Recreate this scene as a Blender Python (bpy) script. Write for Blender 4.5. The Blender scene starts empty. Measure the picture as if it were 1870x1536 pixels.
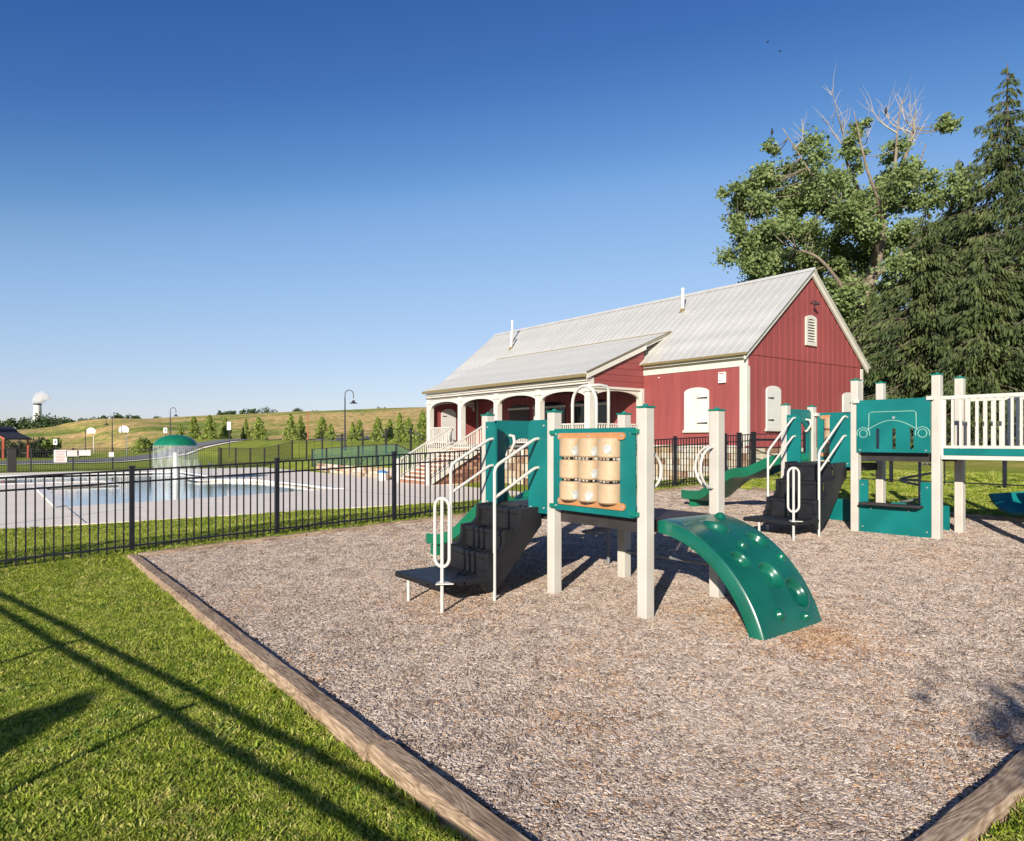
import bpy, bmesh, math, random
import numpy as np
from mathutils import Vector, Matrix

# ------------------------------------------------------------------ camera, world, sun
# Site axes: x runs along the long picket fence, y runs along the ridge of the red pool house.
scene = bpy.context.scene
rng = random.Random(7)
nrg = np.random.default_rng(11)

cam_d = bpy.data.cameras.new('camera')
cam = bpy.data.objects.new('camera', cam_d)
scene.collection.objects.link(cam)
cam.location = (0, 0, 1.55)
cam.rotation_euler = (math.radians(90), 0, -math.atan2(.6, .8))
cam_d.sensor_fit = 'HORIZONTAL'; cam_d.sensor_width = 36
cam_d.lens = 36 * 1280 / 1870
cam_d.shift_y = 37 / 1870
cam_d.clip_start = .05; cam_d.clip_end = 5000
scene.camera = cam

SUN_EL = math.radians(20)
SUN_AZ = Vector((-.83, -.558, 0)).normalized()          # horizontal direction towards the sun
world = bpy.data.worlds.new('World'); scene.world = world
world.use_nodes = True
nt = world.node_tree
bg = nt.nodes['Background']
sky = nt.nodes.new('ShaderNodeTexSky')
sky.sky_type = 'NISHITA'; sky.sun_disc = False
sky.sun_elevation = SUN_EL
sky.sun_rotation = math.atan2(SUN_AZ.x, SUN_AZ.y)
sky.altitude = 100; sky.air_density = 1.0; sky.dust_density = .25; sky.ozone_density = 3.0
# one tone curve over the whole dome: the photograph's deep, saturated blue
k_sky = .11 * 2 ** .5
sc_in = nt.nodes.new('ShaderNodeVectorMath'); sc_in.operation = 'SCALE'; sc_in.inputs['Scale'].default_value = k_sky
crv = nt.nodes.new('ShaderNodeRGBCurve')
for ch, pts in enumerate((((.15, .048), (.21, .115), (.29, .26), (.68, .55)), ((.279, .145), (.38, .275), (.51, .455), (.94, .69)), ((.521, .445), (.68, .62), (.83, .79), (.98, .86)))):
    c = crv.mapping.curves[ch]
    c.points[0].location = (0, 0); c.points[1].location = (2.0, 1.1 if ch < 2 else 1.25)
    for p in pts: c.points.new(*p)
crv.mapping.use_clip = False; crv.mapping.update()
sc_out = nt.nodes.new('ShaderNodeVectorMath'); sc_out.operation = 'SCALE'; sc_out.inputs['Scale'].default_value = 1 / k_sky
nt.links.new(sky.outputs[0], sc_in.inputs[0]); nt.links.new(sc_in.outputs[0], crv.inputs['Color'])
nt.links.new(crv.outputs[0], sc_out.inputs[0]); nt.links.new(sc_out.outputs[0], bg.inputs['Color'])
bg.inputs['Strength'].default_value = .108

sun_d = bpy.data.lights.new('sun', 'SUN')
sun = bpy.data.objects.new('sun', sun_d); scene.collection.objects.link(sun)
sun_d.energy = 5.0; sun_d.angle = math.radians(.53); sun_d.color = (1, .92, .80)
to_sun = (SUN_AZ * math.cos(SUN_EL) + Vector((0, 0, math.sin(SUN_EL))))
sun.rotation_euler = (-to_sun).to_track_quat('-Z', 'Y').to_euler()
sun.location = (-20, -15, 20)

vs = scene.view_settings
vs.view_transform = 'Standard'; vs.look = 'None'; vs.exposure = .5; vs.gamma = 1
vs.use_curve_mapping = False
scene.render.engine = 'CYCLES'
scene.cycles.max_bounces = 6; scene.cycles.transparent_max_bounces = 12
scene.cycles.use_denoising = True; scene.cycles.volume_bounces = 5

# ------------------------------------------------------------------ helpers
COL = scene.collection
W = {}                                                      # world position of every object's origin

def new_obj(name, me, parent=None, wloc=(0, 0, 0)):
    o = bpy.data.objects.new(name, me); COL.objects.link(o)
    w = Vector(wloc); W[o.name] = w
    if parent:
        o.parent = parent; o.location = w - W[parent.name]
    else:
        o.location = w
    return o

def tag(o, label, cat, group=None):
    o['label'] = label; o['category'] = cat
    if group: o['group'] = group
    return o

def thing(name, loc, label, cat, group=None):
    o = new_obj(name, None, None, loc); o.empty_display_size = .2
    return tag(o, label, cat, group)

def struct(o, kind='structure'):
    o['kind'] = kind; return o

class MB:
    def __init__(s): s.v = []; s.f = []
    def add(s, vs, fs):
        b = len(s.v); s.v += [tuple(p) for p in vs]; s.f += [tuple(i + b for i in q) for q in fs]; return s
    def box(s, x0, x1, y0, y1, z0, z1):
        return s.add([(x, y, z) for x in (x0, x1) for y in (y0, y1) for z in (z0, z1)],
                     [(0, 1, 3, 2), (4, 6, 7, 5), (0, 4, 5, 1), (2, 3, 7, 6), (0, 2, 6, 4), (1, 5, 7, 3)])
    def bar(s, p0, p1, w, h, up=(0, 0, 1)):                 # rectangular bar from p0 to p1
        p0 = Vector(p0); p1 = Vector(p1); d = (p1 - p0).normalized()
        r = d.cross(Vector(up)); r = r.normalized() if r.length > 1e-4 else Vector((1, 0, 0))
        u = r.cross(d).normalized()
        vs = [p + r * a * w / 2 + u * b * h / 2 for p in (p0, p1) for a, b in ((-1, -1), (1, -1), (1, 1), (-1, 1))]
        return s.add(vs, [(0, 1, 2, 3), (7, 6, 5, 4), (0, 4, 5, 1), (1, 5, 6, 2), (2, 6, 7, 3), (3, 7, 4, 0)])
    def tube(s, pts, r, n=8, closed=False, r1=None, caps=True):
        pts = [Vector(p) for p in pts]; m = len(pts)
        def rad(i): return r if r1 is None else r + (r1 - r) * i / max(1, m - 1)
        T = []
        for i in range(m):
            a = pts[(i - 1) % m] if (closed or i > 0) else pts[i]
            b = pts[(i + 1) % m] if (closed or i < m - 1) else pts[i]
            d = b - a; T.append(d.normalized() if d.length > 1e-9 else Vector((0, 0, 1)))
        u = T[0].cross(Vector((0, 0, 1)))
        if u.length < 1e-3: u = T[0].cross(Vector((1, 0, 0)))
        u.normalize(); vs = []
        for i in range(m):
            u = (u - T[i] * u.dot(T[i])).normalized(); w = T[i].cross(u)
            for k in range(n):
                a = 2 * math.pi * k / n
                vs.append(pts[i] + (u * math.cos(a) + w * math.sin(a)) * rad(i))
        fs = []
        for i in range(m if closed else m - 1):
            j = (i + 1) % m
            for k in range(n):
                l = (k + 1) % n
                fs.append((i * n + k, i * n + l, j * n + l, j * n + k))
        if not closed and caps:
            fs.append(tuple(range(n - 1, -1, -1))); fs.append(tuple((m - 1) * n + k for k in range(n)))
        return s.add(vs, fs)
    def cyl(s, p0, p1, r, n=12, r1=None): return s.tube([p0, p1], r, n, r1=r1)
    def prism(s, poly, fn, d0, d1):                          # convex-ish polygon (u,v) extruded in w
        n = len(poly)
        vs = [fn(u, v, d0) for u, v in poly] + [fn(u, v, d1) for u, v in poly]
        fs = [tuple(range(n)), tuple(range(2 * n - 1, n - 1, -1))]
        fs += [(i, n + i, n + (i + 1) % n, (i + 1) % n) for i in range(n)]
        return s.add(vs, fs)
    def plate(s, outer, holes, fn, d0, d1):                  # flat plate with holes
        bm = bmesh.new(); loops = []
        for L in [outer] + list(holes):
            vv = [bm.verts.new((u, v, 0)) for u, v in L]
            for i in range(len(vv)): bm.edges.new((vv[i], vv[(i + 1) % len(vv)]))
            loops.append(vv)
        bmesh.ops.triangle_fill(bm, use_beauty=True, edges=bm.edges[:])
        bm.verts.index_update()
        P = [v.co.copy() for v in bm.verts]; n = len(P)
        vs = [fn(p.x, p.y, d0) for p in P] + [fn(p.x, p.y, d1) for p in P]
        fs = []
        for f in bm.faces:
            q = [v.index for v in f.verts]; fs.append(tuple(q)); fs.append(tuple(n + i for i in reversed(q)))
        for vv in loops:
            ii = [v.index for v in vv]
            for i in range(len(ii)):
                a, b = ii[i], ii[(i + 1) % len(ii)]; fs.append((a, b, n + b, n + a))
        bm.free()
        return s.add(vs, fs)
    def lathe(s, prof, c, n=24):                              # profile (r,z) about a vertical axis
        vs = []; m = len(prof)
        for r, z in prof:
            for k in range(n):
                a = 2 * math.pi * k / n
                vs.append((c[0] + r * math.cos(a), c[1] + r * math.sin(a), c[2] + z))
        fs = [(i * n + k, i * n + (k + 1) % n, (i + 1) * n + (k + 1) % n, (i + 1) * n + k) for i in range(m - 1) for k in range(n)]
        return s.add(vs, fs)
    def build(s, name, mat, parent=None, smooth=False, bevel=0, recalc=True, wloc=None):
        a = np.array([tuple(p) for p in s.v], dtype=float)
        c = (a.min(0) + a.max(0)) / 2 if wloc is None else np.array(wloc, dtype=float)
        me = bpy.data.meshes.new(name)
        me.from_pydata((a - c).tolist(), [], s.f)
        if recalc:
            bm = bmesh.new(); bm.from_mesh(me)
            bmesh.ops.recalc_face_normals(bm, faces=bm.faces[:])
            if bevel:
                ee = [e for e in bm.edges if len(e.link_faces) == 2 and e.calc_face_angle(0) > .6]
                try: bmesh.ops.bevel(bm, geom=ee, offset=bevel, segments=2, profile=.5, affect='EDGES', clamp_overlap=True)
                except Exception: pass
            bm.to_mesh(me); bm.free()
        me.materials.append(mat)
        if smooth:
            me.shade_smooth()
            if smooth == 'auto':
                try: me.set_sharp_from_angle(angle=math.radians(40))
                except Exception: pass
        return new_obj(name, me, parent, c.tolist())

def np_mesh(name, verts, faces, mat, parent=None, wloc=(0, 0, 0), smooth=False):
    """fast mesh from arrays; faces (n,3) or (n,4)"""
    me = bpy.data.meshes.new(name)
    nv, (nf, k) = len(verts), faces.shape
    me.vertices.add(nv); me.vertices.foreach_set('co', np.asarray(verts, dtype=np.float32).ravel())
    me.loops.add(nf * k); me.loops.foreach_set('vertex_index', faces.astype(np.int32).ravel())
    me.polygons.add(nf)
    me.polygons.foreach_set('loop_start', np.arange(0, nf * k, k, dtype=np.int32))
    me.update(calc_edges=True)
    if smooth: me.shade_smooth()
    me.materials.append(mat)
    return new_obj(name, me, parent, wloc)

def share(name, src, parent, wloc, rot=None, scale=None):
    o = new_obj(name, src.data, parent, wloc)
    if rot is not None: o.rotation_euler = rot
    if scale is not None: o.scale = scale
    return o

def copy_thing(root, loc, rotz=0, scale=1):
    r = root.copy(); COL.objects.link(r); r.location = loc; r.rotation_euler = (0, 0, rotz); r.scale = (scale,) * 3
    W[r.name] = Vector(loc)
    for ch in list(root.children):
        c = ch.copy(); COL.objects.link(c); c.parent = r
        for g in list(ch.children):
            d = g.copy(); COL.objects.link(d); d.parent = c
    return r

# ------------------------------------------------------------------ materials
MATS = {}
def mat(name, col, rough=.6, metal=0., var=.0, scale=6., bump=0., bscale=40., spec=.5, objvar=0., stretch=(1, 1, 1), coat=0., detail=4):
    """principled surface with noise mottling, per-object tint and fine relief"""
    if name in MATS: return MATS[name]
    m = bpy.data.materials.new(name); m.use_nodes = True; MATS[name] = m
    t = m.node_tree; N = t.nodes; L = t.links; b = N['Principled BSDF']
    b.inputs['Roughness'].default_value = rough; b.inputs['Metallic'].default_value = metal
    b.inputs['Specular IOR Level'].default_value = spec
    b.inputs['Coat Weight'].default_value = coat
    b.inputs['Base Color'].default_value = (*col, 1)
    tc = N.new('ShaderNodeTexCoord'); mp = N.new('ShaderNodeMapping'); mp.inputs['Scale'].default_value = stretch
    L.new(tc.outputs['Object'], mp.inputs['Vector'])
    out = None
    if var or objvar:
        hs = N.new('ShaderNodeHueSaturation'); hs.inputs['Color'].default_value = (*col, 1)
        val = None
        if var:
            nz = N.new('ShaderNodeTexNoise'); nz.inputs['Scale'].default_value = scale; nz.inputs['Detail'].default_value = detail
            L.new(mp.outputs[0], nz.inputs['Vector'])
            mr = N.new('ShaderNodeMapRange'); mr.inputs['From Min'].default_value = .3; mr.inputs['From Max'].default_value = .7
            mr.inputs['To Min'].default_value = 1 - var; mr.inputs['To Max'].default_value = 1 + var
            L.new(nz.outputs['Fac'], mr.inputs['Value']); val = mr.outputs[0]
            mr2 = N.new('ShaderNodeMapRange'); mr2.inputs['To Min'].default_value = rough - .12; mr2.inputs['To Max'].default_value = rough + .12
            L.new(nz.outputs['Fac'], mr2.inputs['Value']); L.new(mr2.outputs[0], b.inputs['Roughness'])
        if objvar:
            oi = N.new('ShaderNodeObjectInfo')
            mo = N.new('ShaderNodeMapRange'); mo.inputs['To Min'].default_value = 1 - objvar; mo.inputs['To Max'].default_value = 1 + objvar
            L.new(oi.outputs['Random'], mo.inputs['Value'])
            if val is not None:
                mu = N.new('ShaderNodeMath'); mu.operation = 'MULTIPLY'; L.new(val, mu.inputs[0]); L.new(mo.outputs[0], mu.inputs[1]); val = mu.outputs[0]
            else: val = mo.outputs[0]
        L.new(val, hs.inputs['Value']); L.new(hs.outputs[0], b.inputs['Base Color'])
    if bump:
        nb = N.new('ShaderNodeTexNoise'); nb.inputs['Scale'].default_value = bscale; nb.inputs['Detail'].default_value = 5
        L.new(mp.outputs[0], nb.inputs['Vector'])
        bp = N.new('ShaderNodeBump'); bp.inputs['Strength'].default_value = bump; bp.inputs['Distance'].default_value = .02
        L.new(nb.outputs['Fac'], bp.inputs['Height']); L.new(bp.outputs[0], b.inputs['Normal'])
    return m

def ramp_mat(name, stops, scale=5, rough=.85, bump=.3, bscale=None, stretch=(1, 1, 1), detail=6, objramp=False, trans=0., coord='Object', spec=.3):
    """colour from a ramp driven by noise or by a per-object random"""
    if name in MATS: return MATS[name]
    m = bpy.data.materials.new(name); m.use_nodes = True; MATS[name] = m
    t = m.node_tree; N = t.nodes; L = t.links; b = N['Principled BSDF']
    b.inputs['Roughness'].default_value = rough; b.inputs['Specular IOR Level'].default_value = spec
    tc = N.new('ShaderNodeTexCoord'); mp = N.new('ShaderNodeMapping'); mp.inputs['Scale'].default_value = stretch
    L.new(tc.outputs[coord], mp.inputs['Vector'])
    nz = N.new('ShaderNodeTexNoise'); nz.inputs['Scale'].default_value = scale; nz.inputs['Detail'].default_value = detail; nz.inputs['Roughness'].default_value = .65
    L.new(mp.outputs[0], nz.inputs['Vector'])
    cr = N.new('ShaderNodeValToRGB'); el = cr.color_ramp.elements
    while len(el) < len(stops): el.new(.5)
    for e, (p, c) in zip(el, stops): e.position = p; e.color = (*c, 1)
    if objramp:
        oi = N.new('ShaderNodeObjectInfo')
        mx = N.new('ShaderNodeMath'); mx.operation = 'MULTIPLY_ADD'; L.new(nz.outputs['Fac'], mx.inputs[0]); mx.inputs[1].default_value = .5
        ad = N.new('ShaderNodeMath'); ad.operation = 'MULTIPLY_ADD'; L.new(oi.outputs['Random'], ad.inputs[0]); ad.inputs[1].default_value = .9; ad.inputs[2].default_value = -.2
        L.new(ad.outputs[0], mx.inputs[2]); L.new(mx.outputs[0], cr.inputs[0])
    else:
        L.new(nz.outputs['Fac'], cr.inputs[0])
    L.new(cr.outputs[0], b.inputs['Base Color'])
    if bump:
        nb = N.new('ShaderNodeTexNoise'); nb.inputs['Scale'].default_value = bscale or scale * 4; nb.inputs['Detail'].default_value = 4
        L.new(mp.outputs[0], nb.inputs['Vector'])
        bp = N.new('ShaderNodeBump'); bp.inputs['Strength'].default_value = bump; bp.inputs['Distance'].default_value = .03
        L.new(nb.outputs['Fac'], bp.inputs['Height']); L.new(bp.outputs[0], b.inputs['Normal'])
    if trans:
        tr = N.new('ShaderNodeBsdfTranslucent'); L.new(cr.outputs[0], tr.inputs['Color'])
        ms = N.new('ShaderNodeMixShader'); ms.inputs[0].default_value = trans
        L.new(b.outputs[0], ms.inputs[1]); L.new(tr.outputs[0], ms.inputs[2])
        L.new(ms.outputs[0], N['Material Output'].inputs['Surface'])
    return m

M_POST = mat('cream_vinyl', (.52, .485, .43), .45, var=.07, scale=3, bump=.04, objvar=.03)
M_WTUBE = mat('white_powder_coat', (.58, .555, .50), .35, var=.05, scale=9)
M_TEAL = mat('teal_plastic', (.002, .146, .138), .40, var=.17, scale=2.2, bump=.03, bscale=300)
M_GREEN = mat('green_rotomould_plastic', (.004, .10, .062), .28, var=.24, scale=2.6, bump=.02, bscale=220, coat=.25)
M_SLIDE = mat('green_slide_plastic', (.008, .15, .075), .3, var=.12, scale=3, bump=.02, bscale=200)
M_DARK = mat('dark_coated_steel', (.011, .011, .013), .5, var=.25, scale=7, bump=.08, bscale=90)
M_DECK = mat('brown_deck_coating', (.032, .027, .027), .6, var=.2, scale=8, bump=.1, bscale=120)
M_GREY = mat('grey_coated_tube', (.22, .23, .24), .4, metal=.2, var=.1)
M_TAN = mat('tan_bar_plastic', (.45, .21, .085), .5, var=.1, scale=12)
M_CAN = mat('sand_cylinder_plastic', (.46, .33, .205), .5, var=.1, scale=9, objvar=.05)
M_MARK = mat('faded_blue_print', (.39, .40, .39), .6, var=.25, scale=30)
M_BOLT = mat('bolt_steel', (.6, .6, .58), .35, metal=.6)
M_CAP = mat('green_cap_plastic', (.0, .16, .12), .4)
M_FENCE = mat('black_aluminium', (.012, .012, .016), .4, var=.15, spec=.4)
M_FENCE_FAR = mat('brown_black_aluminium', (.03, .027, .025), .5)
M_RED = mat('red_board_paint', (.265, .06, .058), .55, var=.10, scale=1.2, bump=.06, bscale=60, objvar=.07, stretch=(1, 1, .25))
M_REDH = mat('red_clapboard_paint', (.25, .058, .055), .55, var=.08, scale=1.5, objvar=.06)
M_TRIM = mat('cream_trim_paint', (.58, .555, .495), .5, var=.05, scale=2, objvar=.03)
M_SHUT = mat('white_shutter_paint', (.60, .585, .55), .5, var=.05, scale=3)
M_ROOF = mat('galvanised_roof', (.585, .575, .53), .45, metal=.25, var=.08, scale=1.2, objvar=.035, bump=.03, bscale=9)
M_ROOF2 = mat('porch_roof_metal', (.58, .57, .52), .5, metal=.15, var=.06, scale=1.5, objvar=.02)
M_GUTTER = mat('brown_gutter', (.26, .20, .09), .45, metal=.3)
M_IRON = mat('dark_hinge_iron', (.03, .03, .03), .6)
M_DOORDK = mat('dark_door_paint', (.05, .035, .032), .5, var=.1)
M_GLASS = mat('dark_window_glass', (.01, .012, .016), .06, spec=.6)
M_PORCHF = mat('porch_floor_paint', (.16, .15, .14), .6, var=.1)
M_CONC = ramp_mat('pool_concrete', [(.3, (.78, .68, .56)), (.7, (.88, .78, .65))], 1.1, .8, .02, 18)
M_COPE = mat('white_coping', (.72, .70, .66), .6, var=.06, scale=3)
M_TILE = mat('dark_waterline_tile', (.10, .11, .12), .3, var=.3, scale=12)
M_PLASTER = mat('pool_plaster', (.66, .88, .95), .6, var=.06, scale=1.5)
M_ASPH = mat('asphalt', (.17, .165, .165), .85, var=.15, scale=2)
M_STONE = ramp_mat('field_stone', [(.05, (.20, .11, .07)), (.3, (.42, .30, .19)), (.55, (.50, .42, .31)), (.8, (.58, .54, .47)), (1, (.30, .27, .24))], 6, .85, .4, 30, objramp=True)
M_MORTAR = mat('mortar', (.40, .36, .30), .9, var=.12, scale=10)
M_BRICK = ramp_mat('brown_brick', [(.1, (.16, .07, .05)), (.6, (.30, .14, .09)), (1, (.38, .24, .17))], 10, .85, .3, 40, objramp=True)
M_BARK = ramp_mat('bark', [(.3, (.14, .105, .075)), (.7, (.31, .26, .20))], 5, .9, .6, 20, (1, 1, .3))
M_DEADWOOD = mat('dead_wood', (.36, .32, .27), .85, var=.15)
M_SPRBARK = mat('spruce_bark', (.12, .09, .07), .9, var=.2)
M_LEAF = ramp_mat('maple_leaf', [(.25, (.11, .17, .05)), (.55, (.25, .32, .12)), (.85, (.42, .46, .23))], 1.1, .55, 0, trans=.30, detail=3)
M_NEEDLE = ramp_mat('spruce_needles', [(.25, (.032, .058, .026)), (.55, (.095, .125, .04)), (.85, (.20, .20, .075))], .8, .6, 0, trans=.18, detail=3)
M_YOUNG = ramp_mat('young_conifer_needles', [(.25, (.15, .21, .05)), (.6, (.30, .36, .07)), (.9, (.44, .46, .13))], 1.2, .6, 0, trans=.25, detail=3)
M_BUSH = ramp_mat('far_tree_leaf', [(.25, (.03, .065, .025)), (.6, (.08, .12, .04)), (.9, (.14, .18, .06))], .35, .6, 0, trans=.25, detail=3)
M_BUSHL = ramp_mat('pale_shrub_leaf', [(.25, (.10, .13, .05)), (.6, (.19, .22, .09)), (.9, (.26, .28, .14))], .5, .6, 0, trans=.25, detail=3)
M_GRASS = ramp_mat('grass_blade', [(.08, (.10, .16, .015)), (.4, (.26, .34, .03)), (.7, (.42, .47, .06)), (1, (.60, .56, .20))], 3, .55, 0, objramp=True, trans=.3, detail=2)
M_GRASSD = ramp_mat('dry_grass_blade', [(.08, (.20, .20, .03)), (.4, (.36, .34, .06)), (.7, (.50, .45, .12)), (1, (.62, .54, .24))], 3, .6, 0, objramp=True, trans=.25, detail=2)
M_CLOVER = ramp_mat('clover_leaf', [(.1, (.06, .13, .02)), (.5, (.14, .26, .04)), (1, (.26, .38, .08))], 3, .5, 0, objramp=True, trans=.25, detail=2)
M_CHIPW = ramp_mat('fresh_wood_chip', [(.05, (.16, .085, .05)), (.4, (.36, .21, .12)), (.75, (.50, .33, .20)), (1, (.60, .44, .30))], 20, .85, 0, objramp=True)
M_CHIP = ramp_mat('wood_chip', [(.05, (.13, .095, .075)), (.3, (.30, .235, .19)), (.55, (.44, .36, .30)), (.8, (.58, .50, .43)), (1, (.48, .31, .19))], 20, .85, 0, objramp=True)
M_SIGN = mat('white_sign', (.78, .75, .72), .5)
M_SIGNTXT = mat('faded_red_print', (.55, .16, .14), .6)
M_SIGNBLK = mat('dark_sign_print', (.05, .05, .06), .6)
M_BIRD = mat('black_feathers', (.012, .012, .015), .6)
M_STEEL = mat('lamp_steel', (.045, .045, .05), .45, metal=.3)
M_REDPOST = mat('red_post_paint', (.45, .09, .05), .6)
M_SHINGLE = mat('dark_shingle', (.05, .045, .05), .8, var=.2)
M_STACK = mat('pale_stack_concrete', (.62, .62, .60), .8, var=.05, scale=.3)
M_NET = None

def wood_mat():
    m = bpy.data.materials.new('weathered_timber'); m.use_nodes = True
    t = m.node_tree; N = t.nodes; L = t.links; b = N['Principled BSDF']; b.inputs['Roughness'].default_value = .85
    b.inputs['Specular IOR Level'].default_value = .2
    tc = N.new('ShaderNodeTexCoord'); oi = N.new('ShaderNodeObjectInfo')
    va = N.new('ShaderNodeVectorMath'); va.operation = 'ADD'
    cx = N.new('ShaderNodeCombineXYZ'); mu = N.new('ShaderNodeMath'); mu.operation = 'MULTIPLY'; mu.inputs[1].default_value = 9
    L.new(oi.outputs['Random'], mu.inputs[0]); L.new(mu.outputs[0], cx.inputs[0]); L.new(mu.outputs[0], cx.inputs[1])
    L.new(tc.outputs['Object'], va.inputs[0]); L.new(cx.outputs[0], va.inputs[1])
    mp = N.new('ShaderNodeMapping'); mp.inputs['Scale'].default_value = (1.0, 5, 5); L.new(va.outputs[0], mp.inputs['Vector'])
    n1 = N.new('ShaderNodeTexNoise'); n1.inputs['Scale'].default_value = 1.4; n1.inputs['Detail'].default_value = 2; n1.inputs['Distortion'].default_value = .6
    L.new(mp.outputs[0], n1.inputs['Vector'])
    rings = N.new('ShaderNodeMath'); rings.operation = 'MULTIPLY'; rings.inputs[1].default_value = 75; L.new(n1.outputs['Fac'], rings.inputs[0])
    sn = N.new('ShaderNodeMath'); sn.operation = 'SINE'; L.new(rings.outputs[0], sn.inputs[0])
    mp2 = N.new('ShaderNodeMapping'); mp2.inputs['Scale'].default_value = (9, 90, 90); L.new(va.outputs[0], mp2.inputs['Vector'])
    n2 = N.new('ShaderNodeTexNoise'); n2.inputs['Scale'].default_value = 1; n2.inputs['Detail'].default_value = 4; L.new(mp2.outputs[0], n2.inputs['Vector'])
    n3 = N.new('ShaderNodeTexNoise'); n3.inputs['Scale'].default_value = 2.2; n3.inputs['Detail'].default_value = 6; L.new(va.outputs[0], n3.inputs['Vector'])
    a1 = N.new('ShaderNodeMath'); a1.operation = 'MULTIPLY_ADD'; L.new(sn.outputs[0], a1.inputs[0]); a1.inputs[1].default_value = .10; L.new(n2.outputs['Fac'], a1.inputs[2])
    a2 = N.new('ShaderNodeMath'); a2.operation = 'MULTIPLY_ADD'; L.new(n3.outputs['Fac'], a2.inputs[0]); a2.inputs[1].default_value = .55; L.new(a1.outputs[0], a2.inputs[2])
    cr = N.new('ShaderNodeValToRGB'); el = cr.color_ramp.elements
    el[0].position = .45; el[0].color = (.125, .085, .058, 1); el[1].position = 1.0; el[1].color = (.47, .35, .235, 1)
    e = el.new(.72); e.color = (.29, .20, .13, 1)
    L.new(a2.outputs[0], cr.inputs[0]); L.new(cr.outputs[0], b.inputs['Base Color'])
    bp = N.new('ShaderNodeBump'); bp.inputs['Strength'].default_value = .5; bp.inputs['Distance'].default_value = .01
    L.new(a1.outputs[0], bp.inputs['Height']); L.new(bp.outputs[0], b.inputs['Normal'])
    return m
M_WOOD = wood_mat()

def ground_mat():
    m = bpy.data.materials.new('lawn_and_field'); m.use_nodes = True
    t = m.node_tree; N = t.nodes; L = t.links; b = N['Principled BSDF']; b.inputs['Roughness'].default_value = .95
    b.inputs['Specular IOR Level'].default_value = .1
    tc = N.new('ShaderNodeTexCoord')
    def noise(scale, detail=5, dist=0):
        n = N.new('ShaderNodeTexNoise'); n.inputs['Scale'].default_value = scale; n.inputs['Detail'].default_value = detail
        n.inputs['Distortion'].default_value = dist; L.new(tc.outputs['Object'], n.inputs['Vector']); return n.outputs['Fac']
    def ramp(fac, stops):
        cr = N.new('ShaderNodeValToRGB'); el = cr.color_ramp.elements
        while len(el) < len(stops): el.new(.5)
        for e, (p, c) in zip(el, stops): e.position = p; e.color = (*c, 1)
        L.new(fac, cr.inputs[0]); return cr.outputs[0]
    mixn = N.new('ShaderNodeMath'); mixn.operation = 'MULTIPLY_ADD'; L.new(noise(28, 6), mixn.inputs[0]); mixn.inputs[1].default_value = .6
    s2 = N.new('ShaderNodeMath'); s2.operation = 'MULTIPLY'; L.new(noise(.55, 4), s2.inputs[0]); s2.inputs[1].default_value = .4
    L.new(s2.outputs[0], mixn.inputs[2])
    lawn = ramp(mixn.outputs[0], [(.3, (.16, .19, .026)), (.5, (.25, .30, .038)), (.7, (.36, .38, .07))])
    field = ramp(noise(.045, 8, 1.2), [(.34, (.20, .26, .05)), (.45, (.36, .36, .09)), (.54, (.58, .42, .17)), (.66, (.74, .50, .22))])
    fine = ramp(noise(.9, 8), [(.35, (.45, .47, .42)), (.65, (1.2, 1.18, 1.1))])
    mulc = N.new('ShaderNodeMix'); mulc.data_type = 'RGBA'; mulc.blend_type = 'MULTIPLY'; mulc.inputs[0].default_value = 1
    L.new(field, mulc.inputs[6]); L.new(fine, mulc.inputs[7])
    at = N.new('ShaderNodeAttribute'); at.attribute_name = 'field'
    mx = N.new('ShaderNodeMix'); mx.data_type = 'RGBA'; L.new(at.outputs['Fac'], mx.inputs[0]); L.new(lawn, mx.inputs[6]); L.new(mulc.outputs[2], mx.inputs[7])
    L.new(mx.outputs[2], b.inputs['Base Color'])
    bp = N.new('ShaderNodeBump'); bp.inputs['Strength'].default_value = .9; bp.inputs['Distance'].default_value = .05
    L.new(noise(35, 4), bp.inputs['Height']); L.new(bp.outputs[0], b.inputs['Normal'])
    return m
M_GROUND = ground_mat()

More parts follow.
